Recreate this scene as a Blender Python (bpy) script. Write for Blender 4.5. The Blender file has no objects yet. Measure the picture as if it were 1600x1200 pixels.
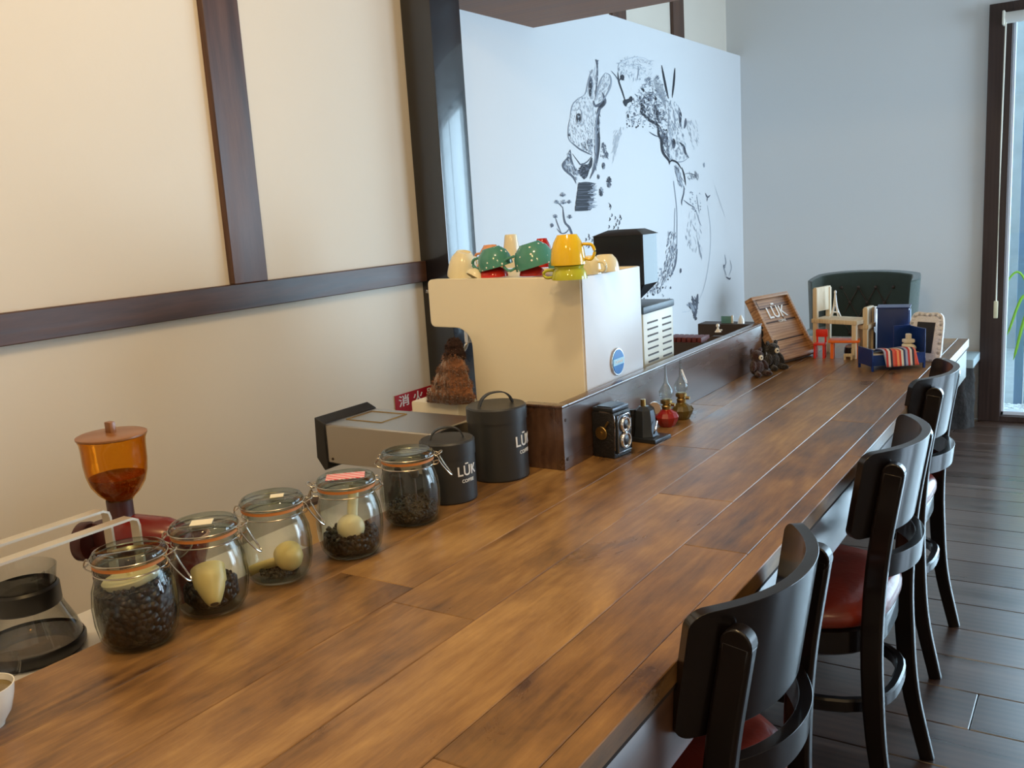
import bpy, bmesh, math, random
from mathutils import Vector, Matrix, Euler
random.seed(7)
C = bpy.context.scene.collection
PI = math.pi

# ------------------------------------------------------------------ camera
MR = [[0.840419, 0.062415, 0.538331], [0.046127, 0.981503, -0.185808], [-0.53997, 0.180988, 0.821995]]
FPX = 1445.83
CAM = Vector((0, 0, 1.25))
right = Vector((MR[0][0], MR[0][2], -MR[0][1]))
down = Vector((MR[1][0], MR[1][2], -MR[1][1]))
fwd = Vector((MR[2][0], MR[2][2], -MR[2][1]))
cd = bpy.data.cameras.new('camera'); cam = bpy.data.objects.new('camera', cd); C.objects.link(cam)
R3 = Matrix((right, -down, -fwd)).transposed()
cam.matrix_world = Matrix.Translation(CAM) @ R3.to_4x4()
cd.sensor_width = 36; cd.sensor_fit = 'HORIZONTAL'; cd.lens = 36 * FPX / 1600; cd.clip_start = .02
bpy.context.scene.camera = cam

def at(px, py, ax, v):
    """world point where the sight line of a photo pixel meets the plane axis ax = v"""
    d = right * ((px - 800) / FPX) + down * ((py - 600) / FPX) + fwd
    return CAM + d * ((v - CAM[ax]) / d[ax])

# ------------------------------------------------------------------ world, exposure, daylight
sc = bpy.context.scene
sc.view_settings.view_transform = 'Standard'; sc.view_settings.look = 'None'
sc.view_settings.exposure = 0.57; sc.view_settings.gamma = 1
try: sc.view_settings.use_curve_mapping = False
except Exception: pass
sc.cycles.transparent_max_bounces = 32
w = bpy.data.worlds.new('sky'); sc.world = w; w.use_nodes = True
bg = w.node_tree.nodes['Background']; bg.inputs[0].default_value = (.62, .82, 1, 1); bg.inputs[1].default_value = 2.6

def area(name, loc, rot, sx, sy, power, col):
    l = bpy.data.lights.new(name, 'AREA'); l.shape = 'RECTANGLE'; l.size = sx; l.size_y = sy; l.energy = power; l.color = col
    o = bpy.data.objects.new(name, l); C.objects.link(o); o.location = loc; o.rotation_euler = rot; return o
def bulb(name, loc, power, col, r=.06):
    l = bpy.data.lights.new(name, 'POINT'); l.energy = power; l.color = col; l.shadow_soft_size = r
    o = bpy.data.objects.new(name, l); C.objects.link(o); o.location = loc; return o
DAY = (.60, .80, 1.0)
WARM = (1.0, .71, .38)
area('daylight_side_window', (2.75, 4.35, 1.0), (0, PI / 2, 0), 1.6, 1.6, 76, DAY)       # shines towards -X through the side window
area('daylight_glass_door', (1.05, 5.75, 1.15), (-PI / 2, 0, 0), 2.2, 2.0, 66, DAY)     # shines towards -Y through the sliding doors
bulb('lamp_light', (-.50, .20, 2.15), 16, (1.0, .66, .28), .07)
bulb('lamp_light', (-.65, 1.15, 2.25), 17, (1.0, .76, .46), .07)
bulb('lamp_light', (.5, .3, 2.1), 12, WARM, .07)

# ------------------------------------------------------------------ materials
def mat(name, col, rough=.5, metal=0, bump=0, bscale=40, var=0, vscale=8, spec=None, coat=0, sheen=0, trans=0, ior=None, emit=None, alpha=None):
    m = bpy.data.materials.new(name); m.use_nodes = True
    nt = m.node_tree; b = nt.nodes['Principled BSDF']
    b.inputs['Base Color'].default_value = (*col, 1); b.inputs['Roughness'].default_value = rough; b.inputs['Metallic'].default_value = metal
    if spec is not None: b.inputs['Specular IOR Level'].default_value = spec
    if coat: b.inputs['Coat Weight'].default_value = coat; b.inputs['Coat Roughness'].default_value = .06
    if sheen: b.inputs['Sheen Weight'].default_value = sheen
    if trans: b.inputs['Transmission Weight'].default_value = trans
    if ior: b.inputs['IOR'].default_value = ior
    tc = nt.nodes.new('ShaderNodeTexCoord')
    if var:
        n = nt.nodes.new('ShaderNodeTexNoise'); n.inputs['Scale'].default_value = vscale; n.inputs['Detail'].default_value = 5
        nt.links.new(tc.outputs['Object'], n.inputs['Vector'])
        r = nt.nodes.new('ShaderNodeValToRGB'); r.color_ramp.elements[0].position = .3; r.color_ramp.elements[1].position = .7
        r.color_ramp.elements[0].color = (*[max(0, c * (1 - var)) for c in col], 1); r.color_ramp.elements[1].color = (*[min(1, c * (1 + var)) for c in col], 1)
        nt.links.new(n.outputs['Fac'], r.inputs['Fac']); nt.links.new(r.outputs['Color'], b.inputs['Base Color'])
    if bump:
        n = nt.nodes.new('ShaderNodeTexNoise'); n.inputs['Scale'].default_value = bscale; n.inputs['Detail'].default_value = 4
        nt.links.new(tc.outputs['Object'], n.inputs['Vector'])
        bn = nt.nodes.new('ShaderNodeBump'); bn.inputs['Strength'].default_value = bump; bn.inputs['Distance'].default_value = .01
        nt.links.new(n.outputs['Fac'], bn.inputs['Height']); nt.links.new(bn.outputs['Normal'], b.inputs['Normal'])
    return m

def glass(name, tint=(.95, .965, .95), edge=(.62, .66, .62), gloss=.9, rough=.02, k=.35):
    """thin-walled glass: tinted see-through, darker where seen edge-on, with fresnel reflections"""
    m = bpy.data.materials.new(name); m.use_nodes = True; nt = m.node_tree; nt.nodes.clear()
    out = nt.nodes.new('ShaderNodeOutputMaterial'); mix = nt.nodes.new('ShaderNodeMixShader')
    tr = nt.nodes.new('ShaderNodeBsdfTransparent'); gl = nt.nodes.new('ShaderNodeBsdfGlossy'); gl.inputs['Roughness'].default_value = rough
    gl.inputs['Color'].default_value = (gloss, gloss, gloss, 1)
    l2 = nt.nodes.new('ShaderNodeLayerWeight'); l2.inputs['Blend'].default_value = .5
    pw = nt.nodes.new('ShaderNodeMath'); pw.operation = 'POWER'; pw.inputs[1].default_value = 4.5; nt.links.new(l2.outputs['Facing'], pw.inputs[0])
    fr = nt.nodes.new('ShaderNodeMath'); fr.operation = 'MULTIPLY_ADD'; fr.inputs[1].default_value = .75; fr.inputs[2].default_value = .035; nt.links.new(pw.outputs[0], fr.inputs[0])
    lw = nt.nodes.new('ShaderNodeLayerWeight'); lw.inputs['Blend'].default_value = k
    mc = nt.nodes.new('ShaderNodeMix'); mc.data_type = 'RGBA'
    mc.inputs[6].default_value = (*tint, 1); mc.inputs[7].default_value = (*edge, 1)
    nt.links.new(lw.outputs['Facing'], mc.inputs[0]); nt.links.new(mc.outputs[2], tr.inputs['Color'])
    nt.links.new(fr.outputs[0], mix.inputs[0]); nt.links.new(tr.outputs[0], mix.inputs[1]); nt.links.new(gl.outputs[0], mix.inputs[2])
    nt.links.new(mix.outputs[0], out.inputs['Surface'])
    return m

def wood(name, dark, mid, light, axis='Y', rough=.35, scale=1.0, plank=False, bump=.15, coat=0, wear=0, blotch=False):
    """streaky grain running along one axis; 'plank' shifts it for each board through a face attribute"""
    m = bpy.data.materials.new(name); m.use_nodes = True; nt = m.node_tree; L = nt.links; b = nt.nodes['Principled BSDF']
    b.inputs['Roughness'].default_value = rough
    if coat: b.inputs['Coat Weight'].default_value = coat; b.inputs['Coat Roughness'].default_value = .22; b.inputs['Specular IOR Level'].default_value = .8
    tc = nt.nodes.new('ShaderNodeTexCoord'); vec = tc.outputs['Object']
    if plank:
        a = nt.nodes.new('ShaderNodeAttribute'); a.attribute_name = 'board'
        ad = nt.nodes.new('ShaderNodeVectorMath'); ad.operation = 'MULTIPLY_ADD'
        L.new(a.outputs['Color'], ad.inputs[0]); ad.inputs[1].default_value = (7, 9, 5); L.new(vec, ad.inputs[2]); vec = ad.outputs[0]
    mp = nt.nodes.new('ShaderNodeMapping'); s = {'X': (1.2, 14, 14), 'Y': (14, 1.2, 14), 'Z': (14, 14, 1.2)}[axis]
    mp.inputs['Scale'].default_value = [q * scale for q in s]; L.new(vec, mp.inputs['Vector'])
    n1 = nt.nodes.new('ShaderNodeTexNoise'); n1.inputs['Scale'].default_value = .9; n1.inputs['Detail'].default_value = 6; n1.inputs['Distortion'].default_value = 1.0; L.new(mp.outputs[0], n1.inputs['Vector'])
    n2 = nt.nodes.new('ShaderNodeTexNoise'); n2.inputs['Scale'].default_value = 9; n2.inputs['Detail'].default_value = 8; n2.inputs['Roughness'].default_value = .7; L.new(mp.outputs[0], n2.inputs['Vector'])
    if blotch:   # mottled oak: broad smudges instead of long streaks
        mq = nt.nodes.new('ShaderNodeMapping'); mq.inputs['Scale'].default_value = (6.5, 2.4, 6.5); L.new(vec, mq.inputs['Vector']); L.new(mq.outputs[0], n1.inputs['Vector'])
        n1.inputs['Scale'].default_value = 1.1; n1.inputs['Detail'].default_value = 9; n1.inputs['Roughness'].default_value = .62; n1.inputs['Distortion'].default_value = .8
    # cathedral rings
    wv = nt.nodes.new('ShaderNodeTexWave'); wv.wave_type = 'BANDS'; wv.bands_direction = 'X' if axis != 'X' else 'Y'
    wv.inputs['Scale'].default_value = 1.1; wv.inputs['Distortion'].default_value = 9; wv.inputs['Detail'].default_value = 3; wv.inputs['Detail Scale'].default_value = .7; L.new(mp.outputs[0], wv.inputs['Vector'])
    m1 = nt.nodes.new('ShaderNodeMath'); m1.operation = 'MULTIPLY_ADD'; L.new(n2.outputs['Fac'], m1.inputs[0]); m1.inputs[1].default_value = .46 if blotch else .35; L.new(n1.outputs['Fac'], m1.inputs[2])
    m2 = nt.nodes.new('ShaderNodeMath'); m2.operation = 'MULTIPLY_ADD'; L.new(wv.outputs['Fac'], m2.inputs[0]); m2.inputs[1].default_value = .16; L.new(m1.outputs[0], m2.inputs[2])
    if blotch:   # growth rings: contour lines of a slow stretched noise
        mr = nt.nodes.new('ShaderNodeMapping'); mr.inputs['Scale'].default_value = (5.0, .75, 5.0); L.new(vec, mr.inputs['Vector'])
        n4 = nt.nodes.new('ShaderNodeTexNoise'); n4.inputs['Scale'].default_value = 1.0; n4.inputs['Detail'].default_value = 2; n4.inputs['Distortion'].default_value = .4; L.new(mr.outputs[0], n4.inputs['Vector'])
        s1 = nt.nodes.new('ShaderNodeMath'); s1.operation = 'MULTIPLY'; s1.inputs[1].default_value = 95; L.new(n4.outputs['Fac'], s1.inputs[0])
        s2 = nt.nodes.new('ShaderNodeMath'); s2.operation = 'SINE'; L.new(s1.outputs[0], s2.inputs[0])
        L.new(s2.outputs[0], m2.inputs[0]); m2.inputs[1].default_value = .034
    fac = m2.outputs[0]
    if plank:
        sp = nt.nodes.new('ShaderNodeSeparateColor'); L.new(a.outputs['Color'], sp.inputs[0])
        m3 = nt.nodes.new('ShaderNodeMath'); m3.operation = 'MULTIPLY_ADD'; L.new(sp.outputs[0], m3.inputs[0]); m3.inputs[1].default_value = .15 if blotch else .22; L.new(fac, m3.inputs[2])
        m4 = nt.nodes.new('ShaderNodeMath'); m4.operation = 'SUBTRACT'; L.new(m3.outputs[0], m4.inputs[0]); m4.inputs[1].default_value = .075 if blotch else .11; fac = m4.outputs[0]
    if blotch:
        mt = nt.nodes.new('ShaderNodeMapping'); mt.inputs['Scale'].default_value = (1, .45, 1); L.new(vec, mt.inputs['Vector'])
        n5 = nt.nodes.new('ShaderNodeTexNoise'); n5.inputs['Scale'].default_value = 26; n5.inputs['Detail'].default_value = 6; n5.inputs['Roughness'].default_value = .65; L.new(mt.outputs[0], n5.inputs['Vector'])
        m5 = nt.nodes.new('ShaderNodeMath'); m5.operation = 'MULTIPLY_ADD'; L.new(n5.outputs['Fac'], m5.inputs[0]); m5.inputs[1].default_value = .34; L.new(fac, m5.inputs[2])
        m6 = nt.nodes.new('ShaderNodeMath'); m6.operation = 'SUBTRACT'; L.new(m5.outputs[0], m6.inputs[0]); m6.inputs[1].default_value = .17; fac = m6.outputs[0]
    r = nt.nodes.new('ShaderNodeValToRGB'); e = r.color_ramp.elements
    e[0].position = .46 if blotch else .50; e[0].color = (*dark, 1); e[1].position = 1.0; e[1].color = (*light, 1)
    q = r.color_ramp.elements.new(.72); q.color = (*mid, 1)
    L.new(fac, r.inputs['Fac']); col = r.outputs['Color']
    if wear:   # pale rubbed patches of their own shape
        n3 = nt.nodes.new('ShaderNodeTexNoise'); n3.inputs['Scale'].default_value = 3.1; n3.inputs['Detail'].default_value = 4; L.new(tc.outputs['Object'], n3.inputs['Vector'])
        rr = nt.nodes.new('ShaderNodeMapRange'); rr.inputs[1].default_value = .5; rr.inputs[2].default_value = .72; rr.inputs[4].default_value = wear; L.new(n3.outputs['Fac'], rr.inputs[0])
        mx = nt.nodes.new('ShaderNodeMix'); mx.data_type = 'RGBA'; L.new(rr.outputs[0], mx.inputs[0]); L.new(col, mx.inputs[6]); mx.inputs[7].default_value = (*[min(1, c * 1.25) for c in light], 1); col = mx.outputs[2]
    L.new(col, b.inputs['Base Color'])
    rg = nt.nodes.new('ShaderNodeMapRange'); rg.inputs[1].default_value = .3; rg.inputs[2].default_value = .8; rg.inputs[3].default_value = rough - .07; rg.inputs[4].default_value = rough + .1
    L.new(n1.outputs['Fac'], rg.inputs[0]); L.new(rg.outputs[0], b.inputs['Roughness'])
    bn = nt.nodes.new('ShaderNodeBump'); bn.inputs['Strength'].default_value = bump; bn.inputs['Distance'].default_value = .003
    L.new(m1.outputs[0], bn.inputs['Height']); L.new(bn.outputs['Normal'], b.inputs['Normal'])
    return m

def stripes(name, cols, axis=0, scale=60, rough=.9):
    m = bpy.data.materials.new(name); m.use_nodes = True; nt = m.node_tree; b = nt.nodes['Principled BSDF']; b.inputs['Roughness'].default_value = rough
    tc = nt.nodes.new('ShaderNodeTexCoord'); sp = nt.nodes.new('ShaderNodeSeparateXYZ'); nt.links.new(tc.outputs['Object'], sp.inputs[0])
    mu = nt.nodes.new('ShaderNodeMath'); mu.operation = 'MULTIPLY'; mu.inputs[1].default_value = scale; nt.links.new(sp.outputs[axis], mu.inputs[0])
    fr = nt.nodes.new('ShaderNodeMath'); fr.operation = 'FRACT'; nt.links.new(mu.outputs[0], fr.inputs[0])
    r = nt.nodes.new('ShaderNodeValToRGB'); r.color_ramp.interpolation = 'CONSTANT'
    while len(r.color_ramp.elements) < len(cols): r.color_ramp.elements.new(.5)
    for i, c in enumerate(cols): r.color_ramp.elements[i].position = i / len(cols)
    for i, c in enumerate(cols): r.color_ramp.elements[i].color = (*c, 1)
    nt.links.new(fr.outputs[0], r.inputs[0]); nt.links.new(r.outputs[0], b.inputs['Base Color'])
    return m

def dotted(name, col, dot=(.9, .9, .85), scale=70, thr=.16, rough=.15):
    m = bpy.data.materials.new(name); m.use_nodes = True; nt = m.node_tree; b = nt.nodes['Principled BSDF']; b.inputs['Roughness'].default_value = rough
    tc = nt.nodes.new('ShaderNodeTexCoord'); v = nt.nodes.new('ShaderNodeTexVoronoi'); v.inputs['Scale'].default_value = scale; v.inputs['Randomness'].default_value = .45
    nt.links.new(tc.outputs['Object'], v.inputs['Vector'])
    lt = nt.nodes.new('ShaderNodeMath'); lt.operation = 'LESS_THAN'; lt.inputs[1].default_value = thr; nt.links.new(v.outputs['Distance'], lt.inputs[0])
    mx = nt.nodes.new('ShaderNodeMix'); mx.data_type = 'RGBA'; mx.inputs[6].default_value = (*col, 1); mx.inputs[7].default_value = (*dot, 1)
    nt.links.new(lt.outputs[0], mx.inputs[0]); nt.links.new(mx.outputs[2], b.inputs['Base Color']); return m

def beans_mat(name, col, scale=120):
    m = bpy.data.materials.new(name); m.use_nodes = True; nt = m.node_tree; b = nt.nodes['Principled BSDF']; b.inputs['Roughness'].default_value = .38
    tc = nt.nodes.new('ShaderNodeTexCoord'); v = nt.nodes.new('ShaderNodeTexVoronoi'); v.inputs['Scale'].default_value = scale
    nt.links.new(tc.outputs['Object'], v.inputs['Vector'])
    r = nt.nodes.new('ShaderNodeValToRGB'); r.color_ramp.elements[0].color = (*[c * 1.9 for c in col], 1); r.color_ramp.elements[1].color = (*[c * .25 for c in col], 1); r.color_ramp.elements[1].position = .75
    nt.links.new(v.outputs['Distance'], r.inputs[0]); nt.links.new(r.outputs[0], b.inputs['Base Color'])
    bn = nt.nodes.new('ShaderNodeBump'); bn.invert = True; bn.inputs['Strength'].default_value = 1; bn.inputs['Distance'].default_value = .006
    nt.links.new(v.outputs['Distance'], bn.inputs['Height']); nt.links.new(bn.outputs['Normal'], b.inputs['Normal']); return m

K = {}
K['plaster'] = mat('cream plaster', (.71, .64, .54), .9, bump=.05, bscale=30, var=.015, vscale=2)
K['white_wall'] = mat('white painted wall', (.71, .72, .73), .85, bump=.03, bscale=60)
K['grey_wall'] = mat('pale grey wall', (.74, .75, .74), .9, bump=.05, bscale=40)
K['ceiling'] = mat('ceiling board', (.55, .53, .5), .9, var=.03)
K['beam'] = wood('dark brown beam', (.035, .015, .009), (.075, .032, .018), (.13, .06, .034), 'Y', .42)
K['beam_v'] = wood('dark brown upright', (.035, .015, .009), (.075, .032, .018), (.13, .06, .034), 'Z', .42)
K['door_wood'] = wood('dark door frame wood', (.020, .010, .009), (.032, .016, .013), (.045, .024, .019), 'Z', .45)
K['soffit'] = wood('brown soffit', (.19, .085, .042), (.25, .115, .06), (.30, .15, .085), 'X', .6)
K['black_post'] = mat('black lacquered post', (.008, .008, .011), .22, bump=.12, bscale=10, spec=.6, coat=.7)
K['counter'] = wood('oiled counter boards', (.065, .030, .014), (.235, .118, .038), (.42, .245, .088), 'Y', .33, 1.0, True, .08, wear=.22, blotch=True)
K['apron'] = wood('counter apron', (.05, .022, .012), (.09, .04, .02), (.14, .065, .035), 'Y', .38, coat=1, bump=.02)
K['groove'] = mat('dark joint', (.02, .009, .004), .8)
K['floor'] = wood('dark floor boards', (.032, .015, .009), (.062, .030, .019), (.10, .052, .034), 'X', .33, .8, True, .06, coat=.9)
K['parapet'] = wood('umber board', (.05, .024, .014), (.085, .042, .026), (.13, .068, .042), 'Y', .3, coat=.8, bump=.04)
K['chair'] = mat('espresso lacquered wood', (.007, .0045, .004), .30, spec=.3, coat=.45, var=.2)
K['red_vinyl'] = mat('red brown vinyl', (.20, .020, .007), .3, bump=.08, bscale=60, coat=.2)
K['cream_enamel'] = mat('cream enamel', (.86, .80, .64), .25, spec=.5)
K['cream_metal'] = mat('cream painted vent cover', (.72, .68, .56), .35)
K['chrome'] = mat('chrome', (.75, .75, .76), .12, 1)
K['steel'] = mat('brushed steel', (.50, .48, .45), .30, 1, bump=.02, bscale=200)
K['flat_bar'] = mat('satin steel bar', (.66, .60, .50), .42, .6)
K['wire'] = mat('steel wire', (.55, .52, .46), .25, 1)
K['black_plastic'] = mat('black plastic', (.012, .012, .013), .35)
K['black_tin'] = mat('charcoal coated tin', (.026, .028, .030), .42, bump=.02, bscale=150)
K['smoke'] = glass('smoked plastic', (.10, .11, .13), (.02, .02, .03))
K['white_paint'] = mat('white lettering', (.8, .8, .78), .6)
K['blue_badge'] = mat('blue enamel', (.01, .17, .50), .2)
K['pale_badge'] = mat('pale blue enamel', (.35, .65, .80), .2)
K['jar_glass'] = glass('clear jar glass')
K['lid_glass'] = glass('thick lid glass', (.86, .90, .87), (.42, .48, .44), k=.4)
K['clear'] = glass('clear thin glass', (.97, .98, .98), (.6, .62, .62))
K['pane'] = glass('window pane', (.92, .96, .96), (.8, .85, .86))
K['rubber'] = mat('orange rubber ring', (.62, .22, .05), .5)
K['beans'] = beans_mat('dark roast beans', (.028, .014, .010))
K['beans_grey'] = beans_mat('grey tea leaves', (.05, .042, .034), 200)
K['scoop'] = mat('cream plastic', (.78, .62, .26), .35)
K['scoop_pale'] = mat('pale cream plastic', (.80, .70, .42), .35)
K['amber'] = glass('amber plastic', (.97, .76, .34), (.82, .50, .14), gloss=.7, rough=.05, k=.25)
K['amber_solid'] = mat('frosted amber lid', (.25, .10, .03), .3)
K['red_enamel'] = mat('deep red enamel', (.15, .012, .009), .25)
K['dark_red'] = mat('dark red casting', (.06, .014, .012), .4)
K['white_china'] = mat('white china', (.82, .80, .74), .12)
K['cream_china'] = mat('cream china', (.82, .74, .50), .12)
K['tea'] = mat('greenish tea', (.16, .11, .03), .1)
K['teal_dot'] = dotted('teal with white dots', (.07, .26, .21))
K['red_china'] = mat('red china', (.55, .02, .012), .12)
K['yellow_china'] = mat('yellow china', (.80, .52, .02), .12)
K['lime_china'] = mat('lime china', (.48, .48, .03), .12)
K['peach_china'] = mat('peach china', (.80, .36, .17), .15)
K['terry'] = mat('brown fluffy cloth', (.20, .075, .026), 1, bump=1, bscale=90, var=.5, vscale=30, sheen=.6)
K['terry_dark'] = mat('dark brown cloth', (.035, .014, .010), 1, bump=1, bscale=90, var=.4, vscale=30)
K['sign_red'] = mat('sign red', (.42, .008, .018), .4)
K['white_plastic'] = mat('off white plastic', (.78, .74, .62), .4)
K['kitchen_top'] = mat('white laminate', (.72, .70, .66), .35)
K['umber'] = mat('flat umber', (.05, .03, .02), .6)
K['crate'] = wood('reclaimed wood', (.14, .06, .022), (.36, .18, .075), (.55, .32, .15), 'X', .6, 2.2)
K['crate_dark'] = mat('dark joint stain', (.045, .018, .008), .8)
K['bear_fur'] = mat('charcoal plush', (.016, .014, .015), 1, bump=1, bscale=150, sheen=.3, var=.4, vscale=60)
K['bear_fur2'] = mat('dark maroon plush', (.045, .014, .012), 1, bump=1, bscale=150, sheen=.3, var=.4, vscale=60)
K['snout'] = mat('cream felt', (.72, .62, .45), .9)
K['balsa'] = wood('pale unpainted wood', (.52, .40, .24), (.64, .53, .36), (.74, .64, .48), 'Z', .7, 2)
K['orange'] = mat('orange paint', (.85, .16, .012), .35)
K['toy_red'] = mat('red paint', (.70, .025, .012), .35)
K['navy'] = mat('navy blue paint', (.006, .030, .16), .3)
K['white_metal'] = mat('white coated metal', (.8, .8, .78), .3)
K['blanket'] = stripes('striped wool', [(.6, .05, .02), (.8, .3, .1), (.6, .05, .02), (.7, .65, .5), (.05, .06, .12), (.35, .38, .5), (.5, .04, .03), (.7, .6, .5), (.03, .03, .04), (.6, .1, .05)], 0, 15)
K['bottle_dark'] = mat('dark amber bottle', (.02, .010, .008), .1)
K['brass'] = mat('aged brass', (.42, .29, .11), .35, 1)
K['red_glass'] = mat('red glass', (.30, .010, .010), .08, spec=.8, coat=.5)
K['olive_glass'] = mat('olive glass', (.11, .075, .014), .08, spec=.8, coat=.5)
K['leather'] = mat('black leatherette', (.010, .010, .012), .45, bump=.3, bscale=260)
K['gunmetal'] = mat('blued metal', (.05, .058, .07), .3, .6)
K['silver'] = mat('silvered filigree', (.86, .87, .88), .5, 0, bump=.35, bscale=220)
K['photo_dark'] = mat('dark picture', (.008, .007, .010), .4)
K['green_velvet'] = mat('dark green upholstery', (.026, .040, .028), .8, sheen=.3, bump=.1, bscale=80)
K['green_side'] = mat('grey green upholstery', (.065, .10, .080), .8, sheen=.3)
K['bark'] = mat('dark bark', (.016, .012, .010), 1, bump=1, bscale=25, var=.6, vscale=20)
K['slate'] = mat('grey slab', (.30, .36, .37), .7)
K['alu'] = mat('white aluminium', (.70, .74, .80), .4)
K['blue_alu'] = mat('grey blue sash', (.22, .33, .48), .4)
K['gravel'] = mat('white gravel', (.75, .78, .80), .9, bump=1, bscale=60, var=.2, vscale=60)
K['patio'] = mat('grey terrace', (.24, .27, .28), .9, var=.1)
K['leaf'] = mat('lime green leaf', (.32, .62, .05), .4)
K['blind'] = mat('blind fabric cream', (.62, .60, .55), .7)
K['teal'] = mat('muted teal', (.12, .30, .29), .5)
K['box_red'] = mat('dull red', (.16, .025, .02), .5)
K['paper'] = mat('paper label', (.80, .76, .60), .7)
K['ink0'] = mat('black ink', (.018, .020, .030), .7); K['ink1'] = mat('dark grey ink', (.10, .11, .14), .8)
K['ink2'] = mat('mid grey ink', (.30, .33, .38), .8); K['ink3'] = mat('pale grey ink', (.53, .57, .62), .8)

# ------------------------------------------------------------------ mesh helpers
def xf(bm, verts, M):
    bmesh.ops.transform(bm, matrix=M, verts=verts)
def TR(loc=(0, 0, 0), rot=(0, 0, 0)):
    return Matrix.Translation(loc) @ Euler(rot).to_matrix().to_4x4()
def box(bm, c, s, rot=(0, 0, 0), bev=0, seg=2):
    r = bmesh.ops.create_cube(bm, size=1); vs = r['verts']
    xf(bm, vs, Matrix.Diagonal((*s, 1)))
    if bev:
        es = list({e for v in vs for e in v.link_edges}); rr = bmesh.ops.bevel(bm, geom=es, offset=bev, segments=seg, affect='EDGES', profile=.6); vs = list({v for f in rr['faces'] for v in f.verts} | {v for v in vs if v.is_valid})
    xf(bm, vs, TR(c, rot)); return vs
def b2(bm, lo, hi, bev=0, seg=2):
    return box(bm, [(a + b) / 2 for a, b in zip(lo, hi)], [abs(b - a) for a, b in zip(lo, hi)], bev=bev, seg=seg)
def lathe(bm, prof, seg=40, c=(0, 0, 0), rot=(0, 0, 0), M=None):
    M = M or TR(c, rot); rings = []; vs = []
    for r, z in prof:
        if r < 1e-6: ring = [bm.verts.new(M @ Vector((0, 0, z)))]
        else: ring = [bm.verts.new(M @ Vector((r * math.cos(2 * PI * i / seg), r * math.sin(2 * PI * i / seg), z))) for i in range(seg)]
        rings.append(ring); vs += ring
    for a, b in zip(rings, rings[1:]):
        for i in range(seg):
            j = (i + 1) % seg
            if len(a) == 1 and len(b) == 1: continue
            f = [a[0], b[j], b[i]] if len(a) == 1 else ([a[i], a[j], b[0]] if len(b) == 1 else [a[i], a[j], b[j], b[i]])
            bm.faces.new(f)
    return vs
def cyl(bm, r, z0, z1, seg=32, c=(0, 0, 0), rot=(0, 0, 0), r2=None, bev=0):
    r2 = r if r2 is None else r2
    p = [(0, z0), (r - bev, z0), (r, z0 + bev), (r2, z1 - bev), (r2 - bev, z1), (0, z1)] if bev else [(0, z0), (r, z0), (r2, z1), (0, z1)]
    return lathe(bm, p, seg, c, rot)
def sph(bm, c, s, rot=(0, 0, 0), u=20, v=12):
    r = bmesh.ops.create_uvsphere(bm, u_segments=u, v_segments=v, radius=1)
    xf(bm, r['verts'], TR(c, rot) @ Matrix.Diagonal((*(s if hasattr(s, '__len__') else (s,) * 3), 1))); return r['verts']
def smoothpath(pts, n=6, closed=False):
    P = [Vector(p) for p in pts]; out = []; m = len(P)
    rng = range(m if closed else m - 1)
    for i in rng:
        p1, p2 = P[i], P[(i + 1) % m]
        p0 = P[i - 1] if (closed or i > 0) else p1 * 2 - p2
        p3 = P[(i + 2) % m] if (closed or i + 2 < m) else p2 * 2 - p1
        for k in range(n):
            t = k / n
            out.append(.5 * ((2 * p1) + (-p0 + p2) * t + (2 * p0 - 5 * p1 + 4 * p2 - p3) * t * t + (-p0 + 3 * p1 - 3 * p2 + p3) * t ** 3))
    if not closed: out.append(P[-1])
    return out
def sweep(bm, path, sect, closed=False, up=Vector((0, 0, 1)), scales=None, caps=True):
    """sweep a 2-D section [(side, up)] along a path"""
    path = [Vector(p) for p in path]; n = len(path); rings = []
    for i, p in enumerate(path):
        a = path[(i - 1) % n] if (closed or i > 0) else p; b = path[(i + 1) % n] if (closed or i < n - 1) else p
        t = (b - a).normalized(); u = up - t * up.dot(t)
        if u.length < 1e-4: u = Vector((0, 1, 0)) - t * t.y
        u.normalize(); s = t.cross(u); k = scales[i] if scales else 1
        rings.append([bm.verts.new(p + s * (x * k) + u * (y * k)) for x, y in sect])
    m = len(sect)
    for i in range(n if closed else n - 1):
        a, b = rings[i], rings[(i + 1) % n]
        for j in range(m): bm.faces.new([a[j], a[(j + 1) % m], b[(j + 1) % m], b[j]])
    if caps and not closed:
        bm.faces.new(rings[0][::-1]); bm.faces.new(rings[-1])
def circ(r, n=8): return [(r * math.cos(2 * PI * i / n), r * math.sin(2 * PI * i / n)) for i in range(n)]
def rect(w_, h_, bev=0):
    a, b = w_ / 2, h_ / 2
    if not bev: return [(-a, -b), (a, -b), (a, b), (-a, b)]
    c = bev; return [(-a + c, -b), (a - c, -b), (a, -b + c), (a, b - c), (a - c, b), (-a + c, b), (-a, b - c), (-a, -b + c)]
def tube(bm, pts, r, closed=False, n=8, smooth=0, scales=None):
    if smooth: pts = smoothpath(pts, smooth, closed)
    sweep(bm, pts, circ(r, n), closed, scales=scales)
def prism(bm, poly, z0, z1, M=None):
    """extrude a polygon in its local XY between z0 and z1"""
    M = M or Matrix.Identity(4)
    a = [bm.verts.new(M @ Vector((x, y, z0))) for x, y in poly]; b = [bm.verts.new(M @ Vector((x, y, z1))) for x, y in poly]
    bm.faces.new(a[::-1]); bm.faces.new(b); n = len(poly)
    for i in range(n): bm.faces.new([a[i], a[(i + 1) % n], b[(i + 1) % n], b[i]])
    return a + b
def NB(): return bmesh.new()
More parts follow.
